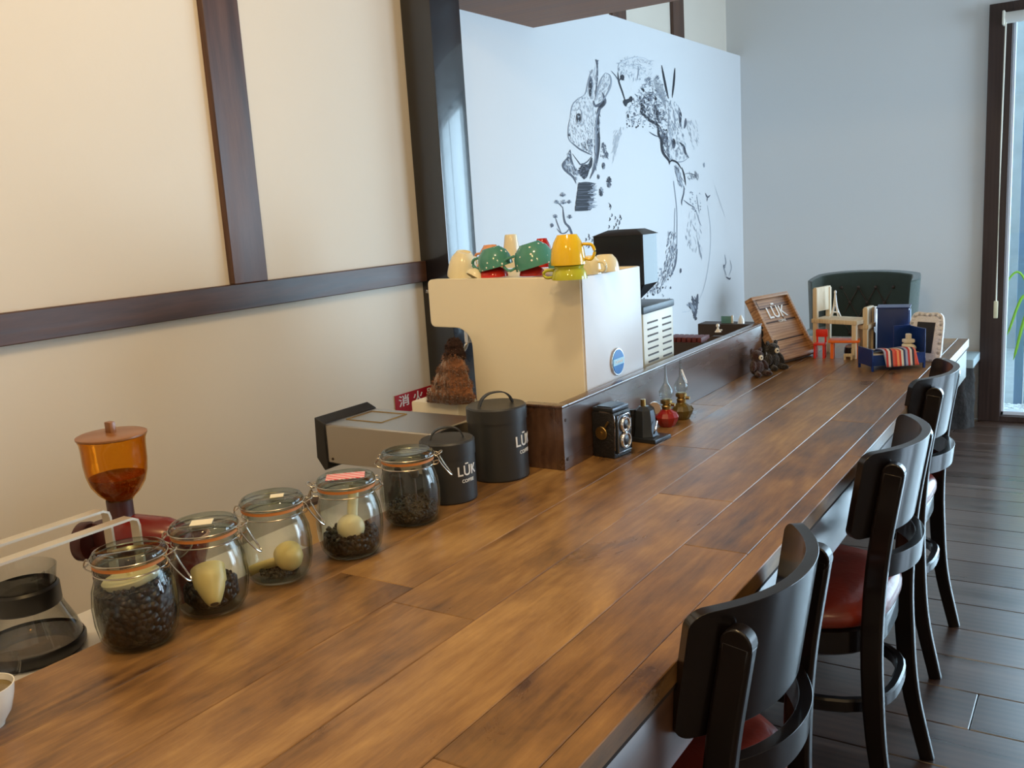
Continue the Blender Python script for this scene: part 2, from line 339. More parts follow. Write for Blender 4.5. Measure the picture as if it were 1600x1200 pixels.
def obj(name, bm, m, parent=None, loc=None, rot=None, bev=0, smooth=35, seg=2, sub=0):
    me = bpy.data.meshes.new(name); bmesh.ops.recalc_face_normals(bm, faces=bm.faces[:]); bm.to_mesh(me); bm.free()
    o = bpy.data.objects.new(name, me); C.objects.link(o)
    for q in (m if isinstance(m, (list, tuple)) else [m]): me.materials.append(K[q] if isinstance(q, str) else q)
    if smooth:
        me.polygons.foreach_set('use_smooth', [True] * len(me.polygons)); me.set_sharp_from_angle(angle=math.radians(smooth))
    if bev:
        md = o.modifiers.new('bevel', 'BEVEL'); md.width = bev; md.segments = seg; md.limit_method = 'ANGLE'; md.angle_limit = math.radians(40)
    if sub:
        md = o.modifiers.new('sub', 'SUBSURF'); md.levels = sub; md.render_levels = sub
    if parent: o.parent = parent
    if loc is not None: o.location = loc
    if rot is not None: o.rotation_euler = rot
    return o
def thing(name, label, cat, loc=(0, 0, 0), rotz=0, group=None, rot=None):
    o = bpy.data.objects.new(name, None); C.objects.link(o); o.location = loc; o.rotation_euler = rot or (0, 0, rotz); o.empty_display_size = .05
    o['label'] = label; o['category'] = cat
    if group: o['group'] = group
    return o
def tag(o, label, cat, group=None):
    o['label'] = label; o['category'] = cat
    if group: o['group'] = group
    return o
def struct(name, bm, m, **k):
    o = obj(name, bm, m, **k); o['kind'] = 'structure'; return o
def dup(root, loc, rotz, label, group=None):
    r = root.copy(); C.objects.link(r); r.location = loc; r.rotation_euler = (0, 0, rotz); r['label'] = label
    if group: r['group'] = group
    for ch in list(root.children):
        c = ch.copy(); C.objects.link(c); c.parent = r
        for g in list(ch.children):
            d = g.copy(); C.objects.link(d); d.parent = c
    return r
FONTS = {}
def text_bm(body, size, depth=.0006, cjk=False, wrap=None, M=None):
    """lettering as mesh, centred on the origin in local XY; wrap = cylinder radius (text then stands round the Z axis facing +X)"""
    cu = bpy.data.curves.new('lettering', 'FONT'); cu.body = body; cu.size = size; cu.extrude = depth; cu.align_x = 'CENTER'; cu.align_y = 'CENTER'; cu.offset = size * .012
    o = bpy.data.objects.new('lettering', cu); C.objects.link(o)
    dg = bpy.context.evaluated_depsgraph_get(); dg.update()
    me = bpy.data.meshes.new_from_object(o.evaluated_get(dg)); bm = NB(); bm.from_mesh(me)
    bpy.data.objects.remove(o); bpy.data.curves.remove(cu); bpy.data.meshes.remove(me)
    if wrap:
        for v in bm.verts:
            a = v.co.x / wrap; r = wrap + v.co.z; y = v.co.y; v.co = Vector((r * math.cos(a), r * math.sin(a), y))
    if M: xf(bm, bm.verts[:], M)
    return bm

# ------------------------------------------------------------------ setting
XW = -1.86; YB = 5.437; XR = 2.6; YF = -1.6; ZC = 2.75
def boards(bm, rects, z0, z1, gap=.0015, bev=.0012):
    lay = bm.loops.layers.color.new('board') if not bm.loops.layers.color.get('board') else bm.loops.layers.color['board']
    for x0, y0, x1, y1 in rects:
        n0 = len(bm.faces); b2(bm, (x0 + gap, y0 + gap, z0), (x1 - gap, y1 - gap, z1), bev=bev, seg=1)
        bm.faces.ensure_lookup_table(); c = (random.random(), random.random(), random.random(), 1)
        for f in bm.faces[n0:]:
            for l in f.loops: l[lay] = c
bm = NB(); rc = []
y = YF
while y < YB:
    x = XW - .1 - random.random() * 1.2
    while x < XR:
        x1 = x + random.choice((1.2, 1.5, 1.8)); rc.append((max(x, XW - .1), y, min(x1, XR), min(y + .181, YB))); x = x1
    y += .181
rc = [r for r in rc if r[2] - r[0] > .01 and r[3] - r[1] > .01]
boards(bm, rc, -.02, 0, .0012, .0015)
b2(bm, (XW - .1, YF, -.06), (XR, YB, -.0195))
struct('floor', bm, 'floor', smooth=0)

bm = NB(); b2(bm, (XW - .12, YF, 0), (XW, 2.36, ZC)); struct('wall_left', bm, 'plaster')
bm = NB(); b2(bm, (XW - .08, 2.36, 0), (XW, YB, 2.058)); struct('wall_mural', bm, 'white_wall')
bm = NB(); b2(bm, (XW - .2, 2.36, 2.0), (XW - .08, YB, ZC)); struct('wall_upper', bm, 'plaster')
for k, ys in enumerate(((3.93, 4.07), (4.62, 4.76))):
    bm = NB(); b2(bm, (XW - .08, ys[0], 2.05), (XW - .062, ys[1], ZC)); struct('trim_%d' % (10 + k), bm, 'beam_v')
# back wall with the sliding-door opening
DX0, DZ1 = -.575, 2.12
bm = NB(); b2(bm, (XW - .2, YB, 0), (DX0, YB + .15, ZC)); b2(bm, (DX0, YB, DZ1), (XR, YB + .15, ZC)); b2(bm, (2.2, YB, 0), (XR, YB + .15, DZ1)); struct('wall_back', bm, 'grey_wall')
bm = NB(); wy0, wy1, wz0, wz1 = 3.5, 5.2, .12, 1.95
b2(bm, (XR, YF, 0), (XR + .12, wy0, ZC)); b2(bm, (XR, wy1, 0), (XR + .12, YB + .15, ZC)); b2(bm, (XR, wy0, 0), (XR + .12, wy1, wz0)); b2(bm, (XR, wy0, wz1), (XR + .12, wy1, ZC)); struct('wall_right', bm, 'grey_wall')
bm = NB(); b2(bm, (XW - .2, YF - .12, 0), (XR, YF, ZC)); struct('wall_front', bm, 'plaster')
bm = NB(); b2(bm, (XW - .2, YF - .1, ZC), (XR + .12, YB + .15, ZC + .08)); struct('ceiling', bm, 'ceiling')
bm = NB(); b2(bm, (XW, 2.36, 1.925), (XR, 3.13, 2.3)); struct('trim_3', bm, 'soffit')
# window_1 frame in right wall
bm = NB()
for a in (wy0, (wy0 + wy1) / 2 - .03, wy1 - .06): b2(bm, (XR + .02, a, wz0), (XR + .09, a + .06, wz1))
for z in (wz0, wz1 - .06): b2(bm, (XR + .02, wy0, z), (XR + .09, wy1, z + .06))
struct('window_1', bm, 'beam_v')
# timber on the cream wall
bm = NB(); b2(bm, (XW, YF, 1.054), (XW + .022, 2.345, 1.119)); struct('trim_1', bm, 'beam', bev=.002)
bm = NB(); b2(bm, (XW, 1.572, 1.119), (XW + .02, 1.683, ZC)); struct('trim_2', bm, 'beam_v', bev=.002)
bm = NB(); b2(bm, (XW, 2.345, 0), (-1.748, 2.50, ZC), bev=.004); struct('trim_4', bm, 'black_post')

# ------------------------------------------------------------------ sliding glass door and terrace
bm = NB(); b2(bm, (DX0, YB - .03, 0), (DX0 + .105, YB + .12, DZ1)); b2(bm, (DX0 + .105, YB - .03, DZ1 - .05), (2.2, YB + .12, DZ1)); b2(bm, (DX0 + .105, YB - .03, 0), (2.2, YB + .12, .03))
d1 = struct('door_1', bm, 'door_wood', bev=.002)
bm = NB(); x0 = DX0 + .105
b2(bm, (x0, YB + .01, .03), (x0 + .014, YB + .05, 2.03)); b2(bm, (x0, YB + .01, 2.03), (2.15, YB + .05, 2.045)); b2(bm, (x0, YB + .01, .03), (2.15, YB + .05, .05)); b2(bm, (.85, YB + .01, .05), (.90, YB + .05, 2.03))
obj('door_sash', bm, 'alu', d1, bev=.002)
bm = NB(); b2(bm, (x0 + .014, YB + .028, .05), (2.15, YB + .032, 2.03)); obj('door_pane', bm, 'pane', d1)
bm = NB(); b2(bm, (x0 + .034, YB + .32, 0), (x0 + .075, YB + .36, 2.2)); b2(bm, (x0 + .085, YB + .32, 0), (x0 + .10, YB + .36, 2.2)); b2(bm, (x0 + .034, YB + .32, 2.16), (2.6, YB + .36, 2.2))
tag(obj('storm_shutter_rail', bm, 'blue_alu', bev=.003), 'grey blue upright aluminium rail standing just outside the glass door', 'rail')
bm = NB(); b2(bm, (x0 + .13, YB + .5, 0), (x0 + .21, YB + .58, 2.6)); tag(obj('terrace_post', bm, 'beam_v'), 'dark brown post outside the glass door behind the green plant', 'post')
bm = NB(); b2(bm, (-2.5, YB + .15, -.1), (5, 9, -.02)); struct('terrace_ground', bm, 'patio')
bm = NB(); b2(bm, (-2.5, YB + 2.6, -.1), (-.35, YB + 2.75, 2.6)); struct('wall_terrace', bm, 'patio')
bm = NB(); b2(bm, (x0 - .3, YB + .16, -.02), (x0 + .22, YB + .30, .03))
for i in range(160):
    sph(bm, (x0 - .28 + random.random() * .5, YB + .18 + random.random() * .11, .03), (.012, .012, .008), u=6, v=4)
o = obj('gravel_bed', bm, 'gravel'); tag(o, 'white gravel strip on the ground outside the glass door', 'gravel'); o['kind'] = 'stuff'
# blind with its pull chain
bt = thing('roller_blind', 'rolled up cream roller blind above the glass door with a pull chain', 'blind', (x0 - .03, YB - .065, 2.04))
bm = NB(); cyl(bm, .027, -.0, 1.9, 20, (0, 0, 0), (0, PI / 2, 0)); obj('blind_roll', bm, 'blind', bt)
bm = NB(); b2(bm, (-.012, -.032, -.034), (.0, .034, .034), bev=.006); obj('bracket', bm, 'white_plastic', bt)
bm = NB(); tube(bm, [(.004, -.012, 0), (.0, -.014, -.6), (.0, -.014, -1.40)], .004); obj('pull_chain', bm, 'white_plastic', bt)
bm = NB(); box(bm, (.0, -.014, -1.435), (.020, .014, .09), bev=.004); obj('chain_weight', bm, 'cream_china', bt)
# plant
pl = thing('spider_plant', 'long lime green arching leaves of a potted plant outside the glass door', 'plant', (x0 + .235, YB + .225, .03))
for i, (tx, tz, hz, wd) in enumerate(((-.20, .45, .62, .016), (-.24, .70, .74, .012), (-.12, .10, .52, .024), (-.17, .30, .55, .018), (.2, .5, .8, .02), (.3, .3, .6, .02), (.05, .7, .95, .016))):
    bm = NB(); p = smoothpath([(0, 0, .05), (tx * .3, -.02, hz * .6), (tx * .75, -.04, hz), (tx * 1.15, -.06, tz * .9)], 8)
    sweep(bm, p, [(-wd / 2, 0), (0, -.003), (wd / 2, 0), (0, .002)], up=Vector((0, 1, 0)), scales=[.6 + 1.6 * (i / len(p)) * (1 - i / len(p)) for i in range(len(p) - 1)] + [.05]); obj('leaf', bm, 'leaf', pl)
bm = NB(); lathe(bm, [(0, 0), (.06, 0), (.08, .1), (.07, .1), (.065, .085), (0, .085)]); obj('pot', bm, 'patio', pl)

# ------------------------------------------------------------------ counter
CT = .72; CX1 = -.411; CX0 = -1.12; CY0 = -.6; CY1 = 3.55
ct = thing('counter', 'long brown wooden bar counter of oiled boards running through the room', 'counter', (0, 0, 0))
XS = [CX0, -.985, -.84, -.695, -.55, -.446, CX1]
jt = [[.05, 1.9, 3.0], [-.12, .983, 2.28], [.10, .930, 1.86, 3.06], [.42, 1.53, 2.70], [-.02, .65, 1.30, 2.20, 3.0], [1.9]]
bm = NB(); rc = []
for k in range(6):
    ys = [CY0] + sorted(jt[k]) + [CY1]
    for a, b in zip(ys, ys[1:]): rc.append((XS[k], a, XS[k + 1], b))
boards(bm, rc, CT - .028, CT, .0004, .0011)
obj('counter_top', bm, 'counter', ct, smooth=0)
bm = NB(); b2(bm, (CX0 + .002, CY0 + .002, CT - .034), (CX1 - .002, CY1 - .002, CT - .0272)); obj('core_board', bm, 'groove', ct)
bm = NB(); b2(bm, (CX1 - .035, CY0 + .01, .585), (CX1 - .006, CY1 - .01, CT - .034), bev=.002); obj('apron', bm, 'apron', ct)
bm = NB(); b2(bm, (CX0 + .02, CY0 + .02, 0), (CX0 + .05, CY1 - .02, CT - .034)); obj('rear_panel', bm, 'apron', ct)
for yy in (-.55, .42, 1.45, 2.42, 3.46):
    bm = NB(); b2(bm, (-.98, yy, 0), (-.86, yy + .06, CT - .034), bev=.003); obj('leg', bm, 'beam_v', ct)
# low divider on the counter
dv = thing('counter_divider', 'low dark brown wooden divider standing lengthwise on the counter', 'divider', (0, 0, CT))
bm = NB(); b2(bm, (-.952, 1.60, 0), (-.933, 2.885, .131)); b2(bm, (-1.028, 1.60, 0), (-.952, 1.618, .131)); obj('side_board', bm, 'parapet', dv, bev=.001)
bm = NB(); b2(bm, (-1.03, 1.598, .1312), (-.931, 1.625, .1372), bev=.002); b2(bm, (-.9565, 1.625, .1312), (-.931, 2.888, .1372), bev=.002); obj('top_board', bm, 'parapet', dv)
for zz in (.022, .105):
    bm = NB(); cyl(bm, .0035, 0, .001, 12, (-.9325, 1.612, zz), (0, PI / 2, 0)); obj('screw', bm, 'umber', dv)

# kitchen worktop
kt = thing('kitchen_worktop', 'white kitchen worktop behind and below the wooden counter', 'worktop', (0, 0, 0))
bm = NB(); b2(bm, (-1.47, -.6, .59), (CX0 - .003, 3.2, .62), bev=.003); obj('worktop', bm, 'kitchen_top', kt)
bm = NB(); b2(bm, (-1.44, -.58, 0), (CX0 - .03, 3.18, .59)); obj('cabinet_body', bm, 'kitchen_top', kt)

# ------------------------------------------------------------------ chairs
def make_chair(label):
    t = thing('dining_chair', label, 'chair', group='dark chairs pulled up along the counter')
    # seat: rounded trapezoid, front towards -X
    def outline(g=0, n=48):
        o = []
        for i in range(n):
            a = 2 * PI * i / n; c, s = math.cos(a), math.sin(a)
            k = (abs(c) ** 3.2 + abs(s) ** 3.2) ** (-1 / 3.2)
            x = k * c; yv = k * s
            o.append((-.20 + x * (.215 - g), yv * (.205 - .018 * x - g)))
        return o
    def stack(layers):
        bm = NB(); rings = [[bm.verts.new((x, y_, z)) for x, y_ in outline(g)] for g, z in layers]
        for a, b in zip(rings, rings[1:]):
            for i in range(len(a)): bm.faces.new([a[i], a[(i + 1) % len(a)], b[(i + 1) % len(a)], b[i]])
        bm.faces.new(rings[0][::-1]); bm.faces.new(rings[-1]); return bm
    obj('seat', stack([(.006, .432), (-.002, .440), (-.002, .455), (.006, .466), (.025, .474), (.07, .478)]), 'red_vinyl', t, smooth=60)
    obj('seat_frame', stack([(.012, .375), (.004, .382), (.004, .425), (.012, .431)]), 'chair', t, smooth=50)
    # curved backrest panel, wrapping towards the front at both ends, leaning back
    def curved(z0, z1, half, depth, xoff, th, lean, rnd, n=44, m=8):
        bm = NB(); G = []
        for side in (0, 1):
            g = []
            for j in range(m + 1):
                row = []
                v = j / m
                for i in range(n + 1):
                    u = -math.cos(PI * i / n)
                    # rounded corners: ease the height near the ends
                    e = max(0, (abs(u) * half - (half - rnd)) / rnd)
                    inset = rnd * (1 - math.sqrt(max(0, 1 - e * e))) if e > 0 else 0
                    z = z0 + inset + (z1 - z0 - 2 * inset) * v
                    s = u * half; yv = s
                    q = min(1, abs(u)); x = xoff + depth * (1 - q ** 2.2) + (z - z1) * lean
                    dx = depth * 2.2 * q ** 1.2 / half * (1 if u > 0 else -1)
                    nrm = Vector((1, dx, 0)).normalized()
                    row.append(bm.verts.new((x + nrm.x * th * (side - .5), yv + nrm.y * th * (side - .5), z)))
                g.append(row)
            G.append(g)
        for side in (0, 1):
            for j in range(m):
                for i in range(n):
                    g = G[side]; bm.faces.new([g[j][i], g[j][i + 1], g[j + 1][i + 1], g[j + 1][i]])
        for i in range(n):
            for j in (0, m): bm.faces.new([G[0][j][i], G[0][j][i + 1], G[1][j][i + 1], G[1][j][i]])
        for j in range(m):
            for i in (0, n): bm.faces.new([G[0][j][i], G[0][j + 1][i], G[1][j + 1][i], G[1][j][i]])
        bmesh.ops.remove_doubles(bm, verts=bm.verts, dist=1e-5); return bm
    obj('backrest', curved(.618, .785, .182, .075, -.012, .017, .16, .02), 'chair', t, bev=.003, smooth=40)
    obj('back_rail', curved(.533, .578, .145, .055, .000, .018, .1, .004), 'chair', t, bev=.003, smooth=40)
    # rear legs rise as back posts outside the panel
    for s in (-1, 1):
        bm = NB()
        p = smoothpath([(.055, s * .168, 0), (.018, s * .164, .17), (.004, s * .160, .34), (.004, s * .156, .47), (.014, s * .152, .60), (.036, s * .148, .745)], 6)
        sc_ = [.75 + .25 * min(1, q.z / .3) for q in p]
        sweep(bm, p, rect(.023, .040, .004), up=Vector((1, 0, 0)), scales=sc_)
        # rounded top
        cyl(bm, .0198, -.0112, .0112, 20, (.036, s * .148, .745), (PI / 2, 0, 0))
        obj('leg', bm, 'chair', t, bev=.002)
    for s in (-1, 1):
        bm = NB(); p = smoothpath([(-.405, s * .175, 0), (-.385, s * .165, .2), (-.372, s * .158, .40)], 5)
        sweep(bm, p, rect(.034, .030, .005), up=Vector((1, 0, 0)), scales=[.75 + .25 * q.z / .4 for q in p]); obj('leg', bm, 'chair', t)
    # bentwood ring tying the legs
    bm = NB(); n = 40; ring = []
    for i in range(n):
        a = 2 * PI * i / n; c, s = math.cos(a), math.sin(a); k = (abs(c) ** 3 + abs(s) ** 3) ** (-1 / 3)
        ring.append((-.185 + .205 * k * c, .155 * k * s, .262))
    sweep(bm, ring, rect(.020, .028, .004), closed=True); obj('stretcher', bm, 'chair', t)
    return t
GC = 'dark chairs pulled up along the counter'
c1 = make_chair('dark wooden chair with curved back nearest the front of the room at the counter')
chairs = [(-.375, 1.118, -.04, 'dark wooden chair with curved back, nearest of the three at the counter'),
          (-.352, 1.868, 0.0, 'dark wooden chair with red vinyl seat, middle of the three at the counter'),
          (-.392, 2.585, 0.0, 'dark wooden chair with curved back, farthest of the three at the counter')]
c1.location = (chairs[0][0], chairs[0][1], 0); c1.rotation_euler = (0, 0, chairs[0][2]); c1['label'] = chairs[0][3]
for x, y, r, lb in chairs[1:]: dup(c1, (x, y, 0), r, lb, GC)

# ------------------------------------------------------------------ clip-top jars
def jar_geo(t, clasp):
    """clasp = direction (radians) in which the closing lever sits, hinge opposite"""
    body = [(.0, .0), (.034, .0), (.042, .003), (.049, .014), (.0530, .034), (.0540, .058), (.0515, .08), (.0455, .097), (.0425, .103), (.0425, .107), (.0455, .108), (.0455, .112), (.0425, .1125)]
    inner = [(r - .003 if r > .003 else 0, max(z, .005)) for r, z in body][::-1]
    bm = NB(); lathe(bm, body + inner, 48); obj('jar_body', bm, 'jar_glass', t, smooth=50)
    bm = NB(); lathe(bm, [(.0425, .1125), (.0465, .1125), (.0465, .1165), (.0425, .1165)] + [(.0425, .1125)], 48); obj('rubber_ring', bm, 'rubber', t)
    bm = NB(); lathe(bm, [(0, .122), (.034, .122), (.040, .1168), (.0465, .1168), (.0475, .119), (.0470, .126), (.0445, .130), (.039, .1312), (.036, .129), (0, .129)], 48); lid = obj('lid', bm, 'lid_glass', t, smooth=50)
    bm = NB()
    def ring(r, z, w_=.0011): tube(bm, [(r * math.cos(2 * PI * i / 40), r * math.sin(2 * PI * i / 40), z) for i in range(40)], w_, True, 6)
    ring(.0462, .1045); ring(.0488, .1215)
    c, s = math.cos(clasp), math.sin(clasp)
    def P(r, tt, z): return (r * c - tt * s, r * s + tt * c, z)
    # lever: two loops standing off the neck and a tail hanging down
    for q in (-.012, .012):
        tube(bm, [P(.046, q, .1045), P(.054, q, .106), P(.057, q, .113), P(.053, q, .120), P(.049, q, .1215)], .0011, n=6, smooth=3)
    tube(bm, [P(.056, -.012, .113), P(.063, -.010, .100), P(.074, -.006, .084), P(.077, 0, .080), P(.074, .006, .084), P(.063, .010, .100), P(.056, .012, .113)], .0013, n=6, smooth=3)
    tube(bm, [P(.050, -.010, .118), P(.060, -.009, .124), P(.062, 0, .124), P(.060, .009, .124), P(.050, .010, .118)], .0011, n=6, smooth=3)
    for q in (-.013, .013):
        tube(bm, [P(-.046, q, .1045), P(-.053, q, .108), P(-.055, q, .114), P(-.052, q, .121), P(-.0485, q, .1215)], .0011, n=6, smooth=3)
    tube(bm, [P(-.055, -.013, .112), P(-.058, -.006, .109), P(-.058, .006, .109), P(-.055, .013, .112)], .0012, n=6, smooth=3)
    obj('wire_clasp', bm, 'wire', t)
    return lid
def fill(t, h, m='beans', tilt=.0, seed=0):
    rnd = random.Random(seed); bm = NB()
    pr = [(0, .0065), (.036, .0065), (.0455, .016), (.049, .034), (.0500, .056), (.0475, .08), (.042, .097)]
    out = [p for p in pr if p[1] < h - .004]
    rl = out[-1][0] if out else .03
    out += [(rl * .985, h), (rl * .8, h + .003), (rl * .5, h + .004), (rl * .2, h + .004), (0, h + .004)]
    vs = lathe(bm, out, 40)
    for v in vs:
        if v.co.z > h - .001: v.co.z += tilt * v.co.x / .045 + rnd.uniform(-.0025, .0025)
    # loose pieces lying on top
    for i in range(60):
        a = rnd.uniform(0, 2 * PI); r = rl * .93 * math.sqrt(rnd.random()); x, y_ = r * math.cos(a), r * math.sin(a)
        sph(bm, (x, y_, h + .004 + tilt * x / .045), (.0052, .0036, .003), (rnd.random() * 3, rnd.random() * 3, rnd.random() * 3), 8, 5)
    o = obj('contents', bm, m, t, smooth=60); o['kind'] = 'stuff'; return o
def scoop(t, loc, rot, m, spout=False):
    bm = NB()
    if spout:  # a funnel-like measuring scoop seen from its narrow end
        lathe(bm, [(.024, .055), (.0225, .03), (.012, .006), (.0085, 0), (.0068, -.001), (.0052, .0006), (.010, .008), (.0205, .031), (.0225, .055), (.024, .055)], 32)
    else:      # round bowl and short fat handle
        lathe(bm, [(0, -.019), (.010, -.018), (.018, -.012), (.0215, -.002), (.0215, .012), (.0200, .012), (.0195, -.002), (.016, -.010), (0, -.0165)], 32)
        sweep(bm, smoothpath([(.019, 0, .006), (.034, 0, .013), (.055, 0, .020), (.067, 0, .022)], 5), rect(.017, .009, .003))
    obj('scoop', bm, m, t, loc, rot, smooth=50)
def frame3(x, z):
    z = Vector(z).normalized(); x = Vector(x); x = (x - z * x.dot(z)).normalized(); y_ = z.cross(x)
    return Matrix((x, y_, z)).transposed().to_euler()
def jar(px, py, label, clasp, k=1):
    p = at(px, py, 2, CT); u = Vector((p.x, p.y, 0)).normalized(); p = p + u * .047
    t = thing('clip_top_jar', label, 'jar', (p.x, p.y, CT + .0005), 0, 'clip top glass jars in a row on the counter'); t.scale = (k,) * 3
    return t, jar_geo(t, clasp)
t, lid = jar(224, 1023, 'glass clip top jar nearly full of dark coffee beans, nearest jar in the row', .57)
fill(t, .080, 'beans', .004, 1)
bm = NB(); cyl(bm, .0355, -.006, .004, 28, r2=.037, bev=.002); cyl(bm, .004, .004, .010, 12); obj('scoop', bm, 'scoop_pale', t, (.002, -.003, .0905), (.06, -.12, 0))
t, lid = jar(337, 969, 'glass clip top jar with a cream spouted scoop above dark beans, second in the row', .57)
fo = fill(t, .036, 'beans', .006, 2); fo.location = (-.0068, .0044, 0); fo.scale = (.84, .84, 1)
scoop(t, (.031, -.022, .020), Vector((-.66, .42, .80)).to_track_quat('Z', 'Y').to_euler(), 'scoop', True)
bm = NB(); cyl(bm, .0088, -.001, .0003, 16); obj('scoop_opening', bm, 'umber', t, (.0313, -.0222, .0197), Vector((-.66, .42, .80)).to_track_quat('Z', 'Y').to_euler()).scale = (.62, .62, 1)
bm = NB(); box(bm, (.002, -.004, .1297), (.030, .024, .0008), rot=(0, 0, .75)); obj('sticker', bm, 'paper', lid)
t, lid = jar(440, 919, 'glass clip top jar holding a round yellowish scoop, nearly empty, third in the row', .57)
fill(t, .010, 'beans_grey', 0, 3); scoop(t, (.020, .004, .034), frame3((-.84, -.54, -.35), (-.80, .52, .3)), 'scoop')
bm = NB(); box(bm, (.006, .006, .1297), (.020, .018, .0008), rot=(0, 0, .75)); obj('sticker', bm, 'paper', lid)
t, lid = jar(553, 879, 'glass clip top jar with a pink sticker on its lid, pale scoop and dark beans', 3.9)
fill(t, .034, 'beans', 0, 4); scoop(t, (.014, -.012, .048), frame3((.30, .10, .9), (-.80, .52, -.2)), 'scoop_pale')
pink = stripes('pink printed label', [(.75, .06, .10), (.85, .75, .72), (.75, .10, .14), (.85, .80, .78), (.70, .05, .09)], 1, 90, .5)
bm = NB(); box(bm, (0, 0, .1298), (.062, .036, .0009), rot=(0, 0, .70), bev=.0003); obj('sticker', bm, pink, lid)
t, lid = jar(646, 827, 'glass jar with a low layer of dark leaves, next to the small black canister', .57)
fill(t, .030, 'beans_grey', 0, 5)
bm = NB(); tube(bm, [(-.030, .01, .035), (-.034, .012, .085)], .0022); sph(bm, (-.034, .011, .088), (.008, .003, .006)); tube(bm, [(.005, .01, .03), (.002, .012, .075)], .0022); sph(bm, (.003, .012, .085), (.010, .006, .009)); obj('spoon', bm, 'umber', t)

# ------------------------------------------------------------------ black canisters
def canister(px, py, r, h, size, label, ang):
    p = at(px, py, 2, CT); u = Vector((p.x, p.y, 0)).normalized(); p = p + u * r
    t = thing('storage_canister', label, 'canister', (p.x, p.y, CT), 0, 'black lettered canisters on the counter')
    bm = NB(); lathe(bm, [(0, 0), (r - .002, 0), (r, .003), (r, h - .022), (r - .002, h - .02), (0, h - .02)], 56); obj('canister_body', bm, 'black_tin', t, smooth=30)
    bm = NB(); lathe(bm, [(r + .0015, h - .030), (r + .0015, h - .003), (r - .002, h), (r - .006, h - .001), (0, h - .001), (0, h - .018), (r - .001, h - .018), (r - .001, h - .03), (r + .0015, h - .030)], 56); lid = obj('lid', bm, 'black_tin', t, smooth=30)
    bm = NB(); w_ = r * .62; hh = size
    d = Vector((math.cos(ang + .95), math.sin(ang + .95), 0))
    pts = [d * -w_ + Vector((0, 0, h)), d * (-w_ * .8) + Vector((0, 0, h + hh * .6)), d * (-w_ * .35) + Vector((0, 0, h + hh)), d * (w_ * .35) + Vector((0, 0, h + hh)), d * (w_ * .8) + Vector((0, 0, h + hh * .6)), d * w_ + Vector((0, 0, h))]
    sweep(bm, smoothpath(pts, 5), rect(.011, .0025)); obj('lid_handle', bm, 'black_tin', lid)
    bm = text_bm('L\u016aK', r * .50, .0004, wrap=r + .0006, M=Matrix.Rotation(ang, 4, 'Z') @ Matrix.Translation((0, 0, h * .52))); obj('lettering', bm, 'white_paint', t, smooth=0)
    bm = text_bm('COFFEE', r * .17, .0003, wrap=r + .0006, M=Matrix.Rotation(ang, 4, 'Z') @ Matrix.Translation((0, 0, h * .52 - r * .36))); obj('small_lettering', bm, 'white_paint', t, smooth=0)
    return t
canister(706, 790, .0515, .118, .020, 'small black lidded canister with white lettering beside the glass jars', -.17)
canister(783, 755, .0605, .150, .024, 'tall black lidded canister with white lettering at the end of the divider', .08)

# ------------------------------------------------------------------ steel appliance with black end
ap = thing('countertop_appliance', 'low steel box shaped machine with black front end behind the jars', 'machine', (-1.42, 1.40, .62))
bm = NB(); prism(bm, [(.012, 0), (.30, 0), (.30, .165), (.012, .165)], .125, .211); obj('housing', bm, 'steel', ap, bev=.003)
bm = NB(); prism(bm, [(-.012, .225), (.014, .213), (.014, .112), (.004, .108), (-.016, .135)], 0, .172, Matrix.Translation((0, .168, 0)) @ Matrix.Rotation(PI / 2, 4, 'X')); obj('front_panel', bm, 'black_plastic', ap, bev=.002)
bm = NB()
for a, b in (((.03, .05), (.03, .135)), ((.03, .135), (.13, .135)), ((.13, .135), (.13, .05)), ((.13, .05), (.03, .05))):
    tube(bm, [(*a, .2115), (*b, .2115)], .0013)
obj('top_hatch', bm, 'brass', ap)
bm = NB(); b2(bm, (.145, .02, 0), (.29, .155, .125), bev=.004); obj('base', bm, 'black_plastic', ap)
bm = NB(); cyl(bm, .003, 0, .001, 10, (.028, -.0005, .135), (PI / 2, 0, 0)); obj('screw', bm, 'umber', ap)

# white tray with wire handle near the espresso machine
wt = thing('white_drawer_box', 'small off white plastic box with a black wire handle beside the tall canister', 'box', (-1.362, 1.73, .62))
bm = NB(); b2(bm, (-.05, -.03, 0), (.09, .05, .200), bev=.006); obj('box_body', bm, 'white_plastic', wt)
bm = NB(); tube(bm, [(-.005, .0, .20), (-.008, .0, .214), (.004, .0, .220), (.012, .0, .210)], .0022, smooth=4); sph(bm, (.03, .01, .205), (.014, .010, .006)); obj('wire_handle', bm, 'black_plastic', wt)

# tan canister glimpsed between jars
p = at(487, 848, 2, .62)
tc_ = thing('tan_beaker', 'tan lidded container glimpsed between the third and fourth jars', 'container', (p.x + .0, p.y - .0, .62))
bm = NB(); lathe(bm, [(0, 0), (.022, 0), (.024, .085), (0, .085)], 30); obj('container_body', bm, mat('tan board', (.45, .30, .14), .6), tc_)
bm = NB(); lathe(bm, [(.025, .084), (.026, .091), (.023, .093), (0, .093), (0, .085), (.025, .084)], 30); obj('lid', bm, 'umber', tc_)

